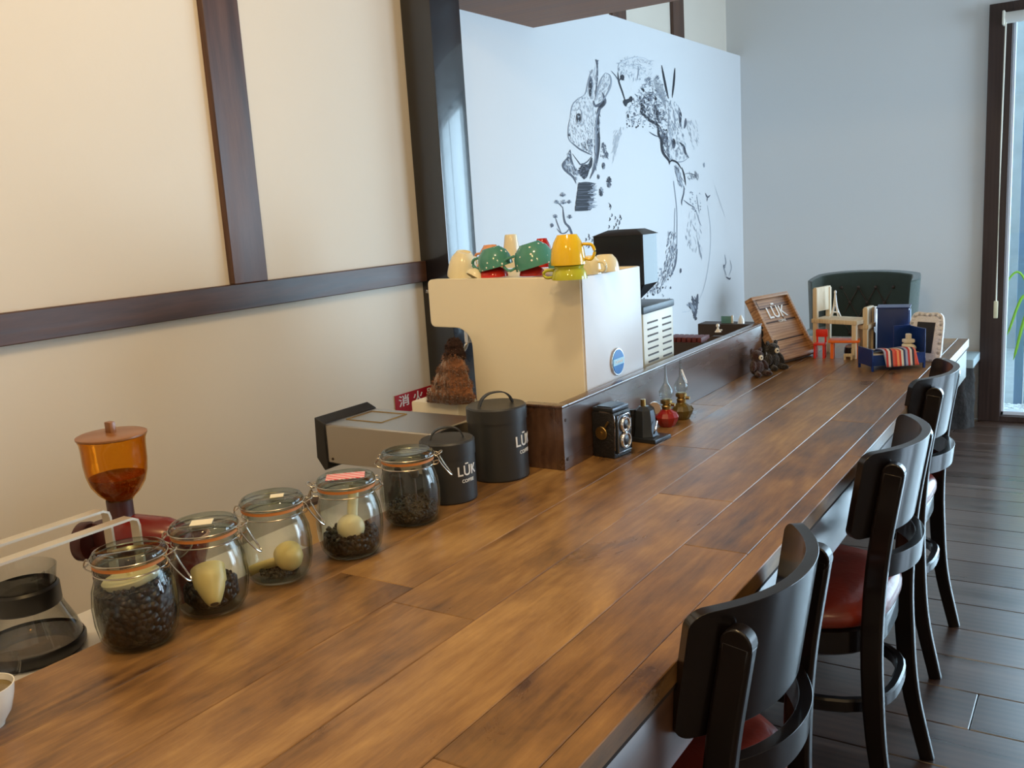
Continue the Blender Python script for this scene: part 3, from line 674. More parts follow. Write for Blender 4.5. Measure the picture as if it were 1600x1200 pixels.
# ------------------------------------------------------------------ amber-hopper coffee grinder
g = thing('coffee_grinder', 'deep red coffee grinder with an amber bean hopper by the cream wall', 'grinder', (-1.262, .80, .62))
outp = [(.019, .0), (.021, .004), (.030, .012), (.039, .026), (.0435, .042), (.0455, .060), (.0460, .082), (.0470, .092), (.0495, .098)]
bm = NB(); lathe(bm, outp + [(r - .0018, z + .0012) for r, z in outp[::-1]], 48); hp = obj('hopper', bm, 'amber', g, (.016, 0, .242), smooth=60)
bm = NB(); lathe(bm, [(0, .002), (.018, .002), (.028, .013), (.0365, .026), (.0405, .038), (.030, .041), (.01, .044), (0, .043)], 36); o = obj('bean_fill', bm, mat('beans seen through amber', (.22, .055, .010), .5, bump=.6, bscale=160), hp); o['kind'] = 'stuff'
bm = NB(); lathe(bm, [(0, .0975), (.0485, .0975), (.0505, .099), (.0505, .1015), (.047, .103), (.02, .1045), (0, .105)], 48); ld = obj('hopper_lid', bm, 'amber_solid', hp, smooth=40)
bm = NB(); box(bm, (0, 0, .112), (.014, .010, .018), bev=.002); obj('knob', bm, 'amber_solid', hp)
bm = NB(); lathe(bm, [(0, .20), (.021, .20), (.019, .215), (.019, .243), (0, .243)], 28, (.012, 0, 0)); obj('hopper_collar', bm, 'dark_red', g)
bm = NB(); lathe(bm, [(0, -.035), (.022, -.035), (.034, -.025), (.036, -.005), (.034, .045), (.026, .070), (.012, .082), (0, .084)], 36, (.03, .01, .180), (0, PI / 2 + .12, .55)); obj('motor_housing', bm, 'red_enamel', g, smooth=60)
bm = NB(); lathe(bm, [(0, 0), (.028, 0), (.031, .004), (.030, .016), (.016, .024), (0, .024)], 36, (-.048, -.018, .172), (0, -PI / 2, .4)); obj('burr_cover', bm, 'dark_red', g, smooth=50)
bm = NB(); b2(bm, (-.05, -.028, 0), (.045, .035, .165), bev=.012); b2(bm, (-.045, -.02, .15), (.03, .03, .205), bev=.01); obj('base', bm, 'dark_red', g)
# steel drip stand: two flat bars turning down
a = at(165, 795, 2, .870); b = at(210, 806, 2, .863)
ds = thing('drip_stand', 'steel coffee drip stand with two long flat bars beside the red grinder', 'stand', (0, 0, .62))
for q, zz, lbl in ((a, .870, 0), (b, .863, 1)):
    bm = NB(); z = zz - .62
    path = [(q.x, q.y - .75, 0), (q.x, q.y - .75, z)] + [(q.x, q.y - .74 + .73 * i / 8, z) for i in range(9)] + [(q.x, q.y - .002, z - .004), (q.x, q.y, z - .012), (q.x, q.y, 0)]
    sweep(bm, path, rect(.019, .0035), up=Vector((0, .02, 1)))
    obj('bar', bm, 'flat_bar', ds, smooth=20)
bm = NB(); b2(bm, (a.x - .01, a.y - .78, 0), (b.x + .01, a.y - .745, .004)); obj('foot_plate', bm, 'steel', ds)
# red-rimmed cup behind second jar
p = at(281, 838, 1, .93)
rb = thing('pink_rimmed_bowl', 'dark red bowl with a pale pink rim behind the second jar', 'bowl', (p.x - .0, p.y, p.z - .120))
bm = NB(); lathe(bm, [(0, p.z * 0), (.028, 0), (.030, .05), (.045, .10), (.0475, .118), (.045, .118), (.042, .10), (.0, .06)], 36); obj('bowl', bm, 'red_enamel', rb)
bm = NB(); lathe(bm, [(.0435, .117), (.0475, .117), (.0485, .120), (.0475, .123), (.0445, .123), (.0435, .117)], 36); obj('rim', bm, mat('pale pink glaze', (.72, .42, .36), .3), rb)

# ------------------------------------------------------------------ carafe with black collar
cf = thing('glass_carafe', 'round glass coffee carafe with a black collar at the left edge', 'carafe', (-1.397, .712, .62))
bm = NB(); pr = [(0, .004), (.062, .004), (.074, .010), (.076, .022), (.068, .045), (.055, .072), (.048, .09), (.047, .112), (.052, .138)]
lathe(bm, pr + [(r - .0018 if r > .01 else 0, z + .001) for r, z in pr[::-1]], 48); obj('carafe_body', bm, 'clear', cf, smooth=60)
bm = NB(); lathe(bm, [(.0500, .078), (.0525, .082), (.0520, .108), (.0485, .112), (.0485, .078), (.0500, .078)], 48); obj('collar', bm, 'black_plastic', cf, smooth=40)
bm = NB(); lathe(bm, [(.060, .0), (.072, .001), (.0785, .008), (.079, .018), (.0765, .023), (.0765, .012), (.071, .005), (.060, .004), (.060, 0)], 48); obj('base_ring', bm, 'black_plastic', cf, smooth=40)
bm = NB(); lathe(bm, [(0, .0065), (.060, .0065), (.0715, .012), (.0735, .020), (0, .020)], 40); obj('coffee', bm, glass('leftover coffee', (.80, .72, .60), (.55, .45, .35)), cf)
bm = NB(); sweep(bm, smoothpath([(-.050, -.015, .098), (-.090, -.027, .10), (-.105, -.03, .07), (-.095, -.028, .03)], 5), rect(.012, .018, .004)); obj('handle', bm, 'black_plastic', cf)
bm = NB(); prism(bm, [(-.012, 0), (0, .012), (.012, 0)], 0, .003, TR((.0505, .0, .1335), (0, .4, -PI / 2))); obj('spout', bm, 'clear', cf)

# white cup bottom left
p = at(-18, 1135, 2, CT)
cu_ = thing('white_teacup', 'white china cup of greenish tea cut off at the lower left corner', 'cup', (p.x, p.y, CT))
bm = NB(); lathe(bm, [(0, 0), (.017, 0), (.018, .004), (.026, .016), (.031, .034), (.033, .048), (.0318, .048), (.0295, .034), (.0245, .018), (0, .008)], 40); obj('cup_body', bm, 'white_china', cu_, smooth=60)
bm = NB(); lathe(bm, [(0, .040), (.0305, .040), (.0305, .041), (0, .041)], 36); obj('tea', bm, 'tea', cu_)
# dark glass stirrer dish behind the cup
p = at(8, 1062, 2, CT)
bm = NB(); lathe(bm, [(0, 0), (.014, 0), (.017, .012), (.016, .024), (.0145, .024), (.015, .012), (.012, .003), (0, .003)], 28)
tag(obj('small_glass_dish', bm, 'clear', None, (p.x - .012, p.y + .01, CT)), 'tiny clear glass dish at the left edge just behind the white cup', 'dish')

# ------------------------------------------------------------------ espresso machine
EX0, EX1, EY0, EY1, ET = -1.376, -.962, 1.755, 2.053, 1.107
em = thing('espresso_machine', 'cream enamel espresso machine with a round blue badge, cups stacked on top', 'coffee machine', (0, 0, 0))
# C-shaped side profile in XZ, extruded along Y
def arc(cx, cz, r, a0, a1, n=6): return [(cx + r * math.cos(a0 + (a1 - a0) * i / n), cz + r * math.sin(a0 + (a1 - a0) * i / n)) for i in range(n + 1)]
prof = [(EX1, .735), (EX1, ET)] + [(EX0 + .012, ET)] + arc(EX0 + .012, ET - .012, .012, PI / 2, PI, 4) + arc(EX0 + .014, 1.007, .014, PI, 1.5 * PI, 4) + [(-1.305, .992)] + arc(-1.303, .947, .045, PI / 2, 0, 7) + [(-1.256, .735)]
MY = Matrix.Rotation(PI / 2, 4, 'X')      # local (x, y, z) -> (x, -z, y)
def side(y0, y1): bm = NB(); prism(bm, prof, -y1, -y0, MY); return bm
bm = side(EY0, EY0 + .028)
obj('side_panel', bm, 'cream_enamel', em, bev=.006, seg=3, smooth=50)
obj('side_panel', side(EY1 - .028, EY1), 'cream_enamel', em, bev=.006, seg=3, smooth=50)
bm = NB(); b2(bm, (-1.25, EY0 + .028, .735), (EX1 + .0, EY1 - .028, ET - .004)); b2(bm, (EX0 + .004, EY0 + .028, 1.0), (-1.25, EY1 - .028, ET - .004)); obj('boiler_cover', bm, 'cream_enamel', em)
bm = NB(); b2(bm, (EX1 - .0, EY0 + .004, .735), (EX1 + .0035, EY1 - .002, ET - .001), bev=.0015); obj('rear_panel', bm, mat('white enamel rear', (.66, .63, .62), .35), em)
bm = NB(); b2(bm, (-1.36, EY0 + .03, .621), (-1.124, EY1 - .03, .735)); b2(bm, (-1.124, EY0 + .03, .7205), (-.98, EY1 - .03, .735)); obj('drip_base', bm, 'black_plastic', em)
bm = NB(); b2(bm, (-1.30, EY0 + .05, .95), (-1.25, EY1 - .05, 1.0)); cyl(bm, .028, .935, 1.002, 24, (-1.325, EY0 + .16, 0)); cyl(bm, .006, .95, 1.0, 10, (-1.300, EY0 + .040, 0)); obj('group_head', bm, 'chrome', em)
bm = NB(); tube(bm, [(-1.300, EY0 + .040, .96), (-1.300, EY0 + .03, .94), (-1.302, EY0 - .02, .90), (-1.304, EY0 - .045, .85)], .0045, smooth=4); obj('steam_wand', bm, 'chrome', em)
bm = NB(); tube(bm, [(EX0 + .01, EY0 + .05, 1.065), (EX0 - .022, EY0 + .02, 1.078)], .004); obj('lever', bm, 'chrome', em)
# badge on rear panel
bp = at(965, 565, 0, EX1 + .006)
def disc(r, t_, m, x): bm = NB(); cyl(bm, r, 0, t_, 40, (x, bp.y, bp.z), (0, PI / 2, 0), bev=t_ * .3); return bm
bd = obj('badge', disc(.0325, .004, 'chrome', EX1 + .004), 'chrome', em)
obj('badge_face', disc(.0285, .001, None, EX1 + .008), 'blue_badge', bd)
bm = NB(); b2(bm, (EX1 + .009, bp.y - .0275, bp.z - .007), (EX1 + .0094, bp.y + .0275, bp.z + .008)); obj('badge_band', bm, 'pale_badge', bd)
MXp = Matrix(((0, 0, 1, 0), (1, 0, 0, 0), (0, 1, 0, 0), (0, 0, 0, 1)))   # local XY text -> faces +X
bm = text_bm('Carimali', .0125, .0003, M=Matrix.Translation((EX1 + .0096, bp.y, bp.z + .001)) @ MXp); obj('badge_lettering', bm, 'white_paint', bd, smooth=0)

# fluffy cloth draped over the steam wand
cl = thing('fluffy_cloth', 'fluffy brown cloth with a dark top draped under the espresso machine spout', 'cloth', (-1.276, EY0 - .046, .852)); cl.scale = (.86, .9, .82)
def lump(bm, rings, seg=36, seed=3, amp=.006):
    rnd = random.Random(seed); R = []
    ph = [rnd.uniform(0, 6.28) for _ in range(4)]
    for cx, cy, rx, ry, z, f in rings:
        R.append([bm.verts.new((cx + (rx * (1 + f * math.sin(5 * a + ph[0] + z * 20) + f * .6 * math.sin(9 * a + ph[1]))) * math.cos(a), cy + (ry * (1 + f * math.sin(5 * a + ph[0] + z * 20))) * math.sin(a), z + rnd.uniform(-amp, amp) * .3)) for a in [2 * PI * i / seg for i in range(seg)]])
    for a, b in zip(R, R[1:]):
        for i in range(seg): bm.faces.new([a[i], a[(i + 1) % seg], b[(i + 1) % seg], b[i]])
    bm.faces.new(R[0][::-1]); bm.faces.new(R[-1])
def fuzz(o, n=3500, ln=.009):
    """short fibres standing on a mesh surface, joined into it"""
    me = o.data; rnd = random.Random(5); bm = NB(); bm.from_mesh(me); bm.faces.ensure_lookup_table(); fs = bm.faces[:]; ar = [f.calc_area() for f in fs]
    for f in rnd.choices(fs, ar, k=n):
        vs = [v.co for v in f.verts]; ws = [rnd.random() for _ in vs]; s = sum(ws); p = sum((v * (w_ / s) for v, w_ in zip(vs, ws)), Vector())
        d = (f.normal + Vector((rnd.uniform(-.7, .7), rnd.uniform(-.7, .7), rnd.uniform(-.9, .3)))).normalized() * ln * rnd.uniform(.5, 1.2)
        t_ = d.orthogonal().normalized() * .0009
        bm.faces.new([bm.verts.new(p - t_), bm.verts.new(p + t_), bm.verts.new(p + d)])
    bm.to_mesh(me); bm.free()
bm = NB(); lump(bm, [(-.028, 0, .075, .035, -.035, .08), (-.02, 0, .066, .034, .0, .10), (-.012, 0, .050, .030, .04, .10), (-.006, 0, .034, .024, .08, .08), (-.003, 0, .021, .018, .11, .05), (0, 0, .012, .012, .128, .05)])
o = obj('cloth_body', bm, 'terry', cl, smooth=180); fuzz(o)
bm = NB(); lump(bm, [(-.004, .004, .030, .024, .088, .06), (-.004, .004, .027, .022, .115, .05), (0, 0, .020, .017, .140, .05), (.002, 0, .008, .008, .150, .02)], seed=8)
o = obj('cloth_top', bm, 'terry_dark', cl, smooth=180); fuzz(o, 1200, .006)

# extinguisher sign
sg = thing('fire_extinguisher_sign', 'small red sign with white Japanese characters low on the cream wall', 'sign', (XW + .002, 2.15, .66))
bm = NB(); b2(bm, (0, .01, -.025), (.002, .23, .055)); obj('sign_plate', bm, 'sign_red', sg)
bm = NB()
for k, ch in enumerate('\u6d88\u706b\u5668'):
    tb = text_bm(ch, .038, .0003, M=Matrix.Translation((.0026, .052 + .070 * k, .030)) @ MXp @ Matrix.Diagonal((1.45, 1, 1, 1))); tm = bpy.data.meshes.new('t'); tb.to_mesh(tm); tb.free(); bm.from_mesh(tm); bpy.data.meshes.remove(tm)
tb = text_bm('FIRE EXTINGUISHER', .013, .0003, M=Matrix.Translation((.0026, .11, -.012)) @ MXp); tm = bpy.data.meshes.new('t'); tb.to_mesh(tm); tb.free(); bm.from_mesh(tm); bpy.data.meshes.remove(tm)
obj('sign_lettering', bm, 'white_paint', sg, smooth=0)

# ------------------------------------------------------------------ cups on top of the espresso machine
TZ = ET
def cup(px, py, m, r, h, label, tilt=(0, 0, 0), z=TZ, handle=None, foot=.55, y=None, inside=None, name='coffee_cup', up=False):
    """upside-down cup: rim on the tray, foot ring on top; handle = direction of its loop"""
    p = at(px, py, 2, TZ) if y is None else Vector((at(px, py, 1, y).x, y, z))
    t = thing(name, label, 'cup', (p.x, p.y, z), 0, 'cups heaped on the espresso machine', rot=tilt)
    pr = [(r, 0), (r * 1.0, h * .15), (r * .93, h * .5), (r * .80, h * .75), (r * foot, h * .94), (r * foot * .9, h), (r * foot * .78, h), (r * foot * .76, h * .95), (0, h * .95)]
    inn = [(0, h * .88), (r * foot * .9, h * .88), (r * .75, h * .7), (r * .88, h * .45), (r * .95, h * .1), (r * .96, 0), (r, 0)]
    if up: pr = [(q, h - zz) for q, zz in pr]; inn = [(q, h - zz) for q, zz in inn]
    bm = NB(); lathe(bm, pr + inn, 40); obj('cup_body', bm, m, t, smooth=50)
    if handle is not None:
        c, s = math.cos(handle), math.sin(handle)
        pts = [(r * .93, h * .18), (r * 1.32, h * .14), (r * 1.52, h * .38), (r * 1.36, h * .62), (r * .86, h * .66)]
        bm = NB(); sweep(bm, smoothpath([(a * c, a * s, (h - z_) if up else z_) for a, z_ in pts], 5), rect(.009, .006, .002)); obj('handle', bm, m, t, smooth=50)
    return t
W = PI
cup(722, 432, 'cream_china', .036, .062, 'cream cup upside down and tilted, leftmost on the espresso machine', tilt=(.10, .25, 0), handle=PI / 2)
cup(741, 434, 'cream_china', .022, .020, 'small cream saucer cup tipped beside the leftmost cream cup', tilt=(-.5, .4, 0))
cup(772, 432, 'red_china', .034, .022, 'low red cup under the left teal dotted cup')
cup(776, 428, 'teal_dot', .041, .046, 'teal cup with white dots and handle to the left, on the red cup', tilt=(.12, -.18, 0), z=TZ + .0225, handle=W, y=at(772, 432, 2, TZ).y)
cup(768, 420, 'peach_china', .034, .064, 'peach pink cup upside down behind the left teal dotted cup', handle=W, z=TZ)
cup(801, 418, 'cream_china', .024, .088, 'tall cream cup standing behind the teal cups', foot=.7)
cup(832, 430, 'red_china', .030, .020, 'low red cup half hidden under the larger teal dotted cup')
cup(838, 428, 'teal_dot', .047, .055, 'larger teal cup with white dots, middle of the heap', tilt=(.10, -.22, 0), z=TZ + .0205, handle=W + .4, y=at(834, 430, 2, TZ).y)
cup(849, 417, 'red_china', .026, .074, 'red cup peeking up behind the larger teal dotted cup')
cup(874, 418, 'teal_dot', .028, .056, 'small teal cup behind the yellow cup')
cup(890, 436, 'lime_china', .0375, .030, 'lime green cup with handle to the left, under the yellow cup', handle=W + .2, foot=.85, up=False)
cup(889, 430, 'yellow_china', .037, .062, 'yellow cup upside down on top of the lime cup', z=TZ + .0305, foot=.62, y=at(890, 436, 2, TZ).y, handle=.35)
cup(922, 428, 'cream_china', .026, .040, 'small pale cream cup right of the yellow cup', handle=0)
cup(946, 424, 'cream_china', .032, .038, 'squat cream cup rightmost on the espresso machine', foot=.6)

# ------------------------------------------------------------------ second grinder with smoked hopper
g2 = thing('hopper_grinder', 'cream coffee grinder with slotted cover and square smoked hopper behind the espresso machine', 'grinder', (-1.116, 2.107, CT))
bm = NB(); b2(bm, (0, 0, 0), (.136, .188, .262), bev=.005)
bd2 = obj('grinder_body', bm, 'cream_metal', g2)
for ci, (ya, yb) in enumerate(((.022, .085), (.115, .170))):
    bm = NB()
    for k in range(11): box(bm, (.1365, (ya + yb) / 2, .072 + k * .0165), (.0016, yb - ya, .0042))
    obj('vent_slots', bm, 'umber', bd2, smooth=0)
bm = NB(); b2(bm, (-.003, -.003, .262), (.139, .191, .280), bev=.003); obj('top_cap', bm, mat('blue grey plastic', (.06, .085, .11), .4), g2)
bm = NB()
def frustum(bm, z0, a0, z1, a1):
    lo = [bm.verts.new((x, y_, z0)) for x, y_ in ((a0[0], a0[1]), (a0[2], a0[1]), (a0[2], a0[3]), (a0[0], a0[3]))]
    hi = [bm.verts.new((x, y_, z1)) for x, y_ in ((a1[0], a1[1]), (a1[2], a1[1]), (a1[2], a1[3]), (a1[0], a1[3]))]
    for i in range(4): bm.faces.new([lo[i], lo[(i + 1) % 4], hi[(i + 1) % 4], hi[i]])
    return lo, hi
lo, hi = frustum(bm, .285, (.05, .04, .09, .07), .335, (-.002, .012, .136, .10)); bm.faces.new(lo)
frustum(bm, .335, (-.002, .012, .136, .10), .458, (-.002, .012, .136, .10))
hp2 = obj('hopper', bm, mat('smoked dark plastic', (.012, .013, .018), .22, spec=.35), g2, bev=.003)
bm = NB(); lo, hi = frustum(bm, .458, (-.005, .009, .139, .103), .472, (.03, .035, .11, .085)); bm.faces.new(hi); bm.faces.new(lo[::-1]); obj('hopper_lid', bm, 'black_plastic', hp2)
bm = NB(); cyl(bm, .02, .28, .30, 20, (.07, .055, 0)); obj('hopper_collar', bm, 'black_plastic', g2)

# ------------------------------------------------------------------ far end of the kitchen side
p0 = at(1060, 522, 1, 3.1)
bx = thing('red_drawer_tray', 'long dark red tray of small boxes behind the divider, right of the slotted grinder', 'tray', (p0.x, 3.0, .62))
bm = NB(); b2(bm, (-.02, 0, 0), (.15, .12, .150), bev=.003); obj('tray_body', bm, 'umber', bx)
bm = NB()
for k in range(7): box(bm, (.0 + k * .019, .05, .158), (.015, .08, .018), bev=.002)
obj('packets', bm, 'box_red', bx)
bm = NB(); prof_ = [(0, 0), (0, .055), (.012, .075), (.03, .085), (.11, .086), (.20, .082), (.20, 0)]
prism(bm, prof_, 0, .02, TR((at(1103, 520, 1, 2.95).x, 2.95, CT + .0005), (PI / 2, 0, 0))); tag(obj('curved_wooden_board', bm, 'umber', bev=.002), 'dark brown board with rounded shoulder standing behind the divider', 'board')
p = at(1122, 529, 0, -1.0)
fg = thing('white_figurine', 'tiny white figurine standing on top of the divider', 'figurine', (-1.0, p.y, CT + .1372))
bm = NB(); lathe(bm, [(0, 0), (.010, 0), (.008, .003), (.0035, .008), (.003, .014), (.0055, .018), (.0045, .024), (0, .026)], 18); box(bm, (.004, .0, .006), (.018, .004, .004)); obj('figure', bm, 'white_china', fg)
p = at(1135, 505, 1, 3.3)
tb_ = thing('shelf_ledge', 'dark low ledge behind the divider carrying a teal card and a white cone', 'ledge', (p.x, 3.3, .62))
bm = NB(); b2(bm, (-.10, -.03, CT - .62 + .001), (.14, .05, p.z - .62)); b2(bm, (-.10, -.03, -.62), (-1.125 - p.x, .05, CT - .62)); obj('ledge_body', bm, 'umber', tb_)
bm = NB(); b2(bm, (-.020, 0, 0), (.018, .004, .026), bev=.001); cdm = obj('teal_card', bm, 'teal', None, (p.x, 3.3, p.z)); tag(cdm, 'small teal card with a pale edge standing behind the divider', 'card')
bm = NB(); b2(bm, (.018, 0, 0), (.026, .006, .029), bev=.001); obj('card_edge', bm, 'white_plastic', cdm)
p2 = at(1158, 506, 1, 3.3)
bm = NB(); lathe(bm, [(0, 0), (.013, 0), (.010, .016), (.003, .030), (0, .031)], 18); tag(obj('white_cone', bm, 'white_china', None, (p2.x, 3.3, p.z)), 'small white cone ornament next to the teal card', 'ornament')

# ------------------------------------------------------------------ twin-lens camera
tl = thing('twin_lens_camera', 'vintage black twin lens camera leaning against the divider on the counter', 'camera', (-.898, 1.752, CT), -.12)
bm = NB(); b2(bm, (-.030, -.034, 0), (.026, .034, .100), bev=.004); obj('camera_body', bm, 'leather', tl)
bm = NB(); b2(bm, (-.028, -.032, .100), (.024, .032, .110), bev=.003); b2(bm, (-.020, -.026, .110), (.016, .026, .112)); obj('viewing_hood', bm, 'gunmetal', tl)
bm = NB(); b2(bm, (.026, -.027, .010), (.031, .027, .094), bev=.004, seg=3); obj('lens_board', bm, 'gunmetal', tl)
bm = NB(); tube(bm, [(.0315, y_, z_) for y_, z_ in ((-.025, .012), (.025, .012), (.025, .080), (.016, .092), (-.016, .092), (-.025, .080))], .0013, closed=True, n=6); obj('board_rim', bm, 'chrome', tl)
for zz, rr in ((.071, .0175), (.036, .0185)):
    bm = NB(); lathe(bm, [(rr, 0), (rr, .004), (rr - .002, .007), (rr - .004, .007), (rr - .005, .004), (0, .003)], 32, (.031, 0, zz), (0, PI / 2, 0)); ln = obj('lens', bm, 'chrome', tl, smooth=50)
    bm = NB(); lathe(bm, [(0, .0), (rr - .006, 0), (rr - .009, .002), (0, .003)], 28, (.0345, 0, zz), (0, PI / 2, 0)); obj('lens_glass', bm, 'black_plastic', ln)
bm = NB(); cyl(bm, .0145, 0, .005, 28, (-.004, -.034, .055), (PI / 2, 0, 0), bev=.001); kb = obj('focus_knob', bm, 'brass', tl)
bm = NB(); cyl(bm, .004, .005, .008, 14, (-.004, -.034, .055), (PI / 2, 0, 0)); box(bm, (.010, -.037, .074), (.018, .003, .004), (0, -1.0, 0)); obj('crank', bm, 'brass', kb)
bm = NB(); sweep(bm, smoothpath([(.026, -.031, .018), (.027, -.031, .08), (.022, -.031, .097), (-.010, -.031, .101)], 4), rect(.002, .002)); obj('trim_line', bm, 'chrome', tl)
# miniature black machine on a flat base
mm = thing('miniature_machine', 'miniature black vintage machine on a flat base between camera and red lamp', 'ornament', (-.888, 1.895, CT), -.12)
bm = NB(); b2(bm, (-.036, -.034, .0), (.048, .036, .010), bev=.002); obj('base_plate', bm, 'gunmetal', mm)
bm = NB(); lathe(bm, [(0, .010), (.031, .010), (.027, .022), (.025, .055), (.022, .070), (.012, .078), (0, .079)], 8, rot=(0, 0, PI / 8)); obj('machine_housing', bm, 'gunmetal', mm, bev=.001, smooth=20)
bm = NB(); cyl(bm, .006, .074, .094, 14, (-.002, 0, 0)); obj('top_knob', bm, 'brass', mm)
bm = NB(); cyl(bm, .015, 0, .008, 24, (.012, .026, .070), (PI / 2, 0, .5), bev=.001); obj('wheel', bm, 'chrome', mm)
bm = NB(); b2(bm, (-.030, -.030, .010), (-.012, -.002, .064), bev=.003); cyl(bm, .007, .064, .072, 14, (-.020, -.018, 0)); obj('front_column', bm, 'black_plastic', mm)
bm = NB(); tube(bm, [(.030, -.010, .018), (.034, -.010, .03), (.030, .004, .045)], .002, smooth=3); obj('crank', bm, 'chrome', mm)

# miniature oil lamps
def oil_lamp(loc, gm, label, glint_strip):
    t = thing('miniature_oil_lamp', label, 'oil lamp', (*loc, CT), 0, 'miniature oil lamps by the divider')
    bm = NB(); lathe(bm, [(0, 0), (.018, 0), (.021, .004), (.028, .016), (.030, .024), (.024, .034), (.014, .040), (.010, .043), (0, .043)], 12); obj('oil_font', bm, gm, t, smooth=20)
    bm = NB(); lathe(bm, [(0, .042), (.011, .042), (.012, .050), (.009, .054), (.014, .057), (.014, .064), (.010, .067), (0, .067)], 20); cyl(bm, .004, 0, .010, 10, (.012, 0, .054), (0, PI / 2, 0)); obj('burner', bm, 'brass', t)
    bm = NB(); lathe(bm, [(.009, .066), (.016, .076), (.0165, .086), (.010, .098), (.0042, .108), (.0030, .125), (.0026, .150), (.0030, .150), (.0035, .125), (.005, .108), (.011, .098), (.0175, .086), (.017, .075), (.010, .066), (.009, .066)], 24); obj('chimney', bm, glass('lamp chimney', (.93, .94, .93), (.80, .81, .80), k=.5), t, smooth=50)
    if glint_strip:
        bm = NB(); sweep(bm, smoothpath([(.003, 0, .125), (.010, -.004, .112), (.016, -.006, .100), (.018, -.006, .092)], 4), rect(.004, .002)); obj('modelled_glint', bm, 'white_metal', t)  # white strip modelled in place of a glint on the chimney glass
p = at(1046, 668, 2, CT); oil_lamp((p.x - .012, p.y + .014), 'red_glass', 'miniature oil lamp with red glass base on the counter', False)
p = at(1071, 657, 2, CT); oil_lamp((p.x - .016, p.y + .016), 'olive_glass', 'miniature oil lamp with olive glass base behind the red one', True)

# ------------------------------------------------------------------ teddy bears
def bear(px, py, s, label, fm, rz, extra=False):
    p = at(px, py, 2, CT)
    t = thing('teddy_bear', label, 'teddy bear', (p.x - .012, p.y + .01, CT), rz, 'dark teddy bears at the end of the divider'); t.scale = (s,) * 3
    bm = NB(); sph(bm, (0, 0, .030), (.024, .026, .030)); sph(bm, (.002, 0, .070), (.022, .024, .021))
    for q in (-1, 1):
        sph(bm, (.030, q * .020, .010), (.022, .010, .010), (0, 0, q * .35)); sph(bm, (.014, q * .026, .038), (.010, .009, .021), (q * .3, -.4, 0))
    o = obj('bear_body', bm, fm, t, smooth=180)
    rm = o.modifiers.new('fuse', 'REMESH'); rm.mode = 'VOXEL'; rm.voxel_size = .0022; rm.use_smooth_shade = True
    for q in (-1, 1):
        bm = NB(); sph(bm, (-.002, q * .018, .090), (.005, .009, .009)); obj('ear', bm, fm, o)
    bm = NB(); cyl(bm, .0095, 0, .006, 24, (.020, 0, .066), (0, PI / 2 - .15, 0), bev=.002); sn = obj('snout', bm, 'snout', o)
    bm = NB(); sph(bm, (.0268, 0, .067), (.002, .0035, .0025)); obj('nose', bm, 'black_plastic', sn)
    for q in (-1, 1):
        bm = NB(); sph(bm, (.021, q * .009, .079), .0022, u=8, v=6); obj('eye', bm, 'black_plastic', o)
bear(1187, 588, .86, 'dark maroon teddy bear with a cream round snout leaning on the divider end', 'bear_fur2', -.55)
bear(1211, 578, .92, 'charcoal teddy bear with a cream round snout in front of the wooden crate', 'bear_fur', -.50)
p = at(1195, 530, 1, 2.93)
bm = NB(); sph(bm, (0, 0, .012), (.013, .012, .018)); sph(bm, (.004, 0, .032), (.010, .010, .010)); cyl(bm, .011, -.085, -.004, 16)
tag(obj('small_dark_statuette', bm, 'bear_fur', None, (p.x - .008, 2.93, CT + .0855)), 'small dark statuette rising just behind the charcoal teddy bear', 'statuette')

# ------------------------------------------------------------------ leaning wooden crate with lettering
b0 = at(1222, 571, 2, CT); b1 = at(1277, 556, 2, CT)
t0 = at(1172, 472, 2, .92); t1 = at(1240, 460, 2, .93)
ex = (b1 - b0).normalized(); upv = (t0 - b0); upv = upv - ex * upv.dot(ex); L1 = upv.length; upv.normalize(); nv = ex.cross(upv); b0 = b0 + Vector((0, 0, .030 * abs(nv.z)))
Wd = (b1 - b0).length
if nv.dot(CAM - b0) < 0: nv = -nv
cr = thing('wooden_crate_lid', 'shallow reclaimed wood crate with white lettering leaning at the counter far end', 'crate', b0)
cr.matrix_world = Matrix(((ex.x, upv.x, nv.x, b0.x), (ex.y, upv.y, nv.y, b0.y), (ex.z, upv.z, nv.z, b0.z), (0, 0, 0, 1)))
bm = NB(); b2(bm, (.006, .006, -.028), (Wd - .006, L1 - .006, -.010)); obj('crate_panel', bm, 'crate', cr)
bm = NB()
for lo_, hi_ in (((0, 0), (Wd, .012)), ((0, L1 - .012), (Wd, L1)), ((0, .012), (.012, L1 - .012)), ((Wd - .012, .012), (Wd, L1 - .012))):
    b2(bm, (*lo_, -.030), (*hi_, .0), bev=.001)
obj('crate_frame', bm, 'crate', cr)
bm = NB()
for yy in (.30, .58, .80):
    b2(bm, (.014, L1 * yy, -.0102), (Wd - .014, L1 * yy + .004, -.0085))
b2(bm, (Wd * .12, L1 * .80, -.0102), (Wd * .12 + .003, L1 * .93, -.0085)); b2(bm, (Wd * .62, L1 * .58, -.0102), (Wd * .62 + .002, L1 * .82, -.0085))
obj('plank_joints', bm, 'crate_dark', cr)
bm = text_bm('L\u016aK', .056, .001, M=Matrix.Translation((Wd * .52, L1 * .72, -.009))); obj('lettering', bm, 'white_paint', cr, smooth=0)
bm = text_bm('COFFEE', .012, .001, M=Matrix.Translation((Wd * .56, L1 * .72 - .032, -.009))); obj('small_lettering', bm, 'white_paint', cr, smooth=0)

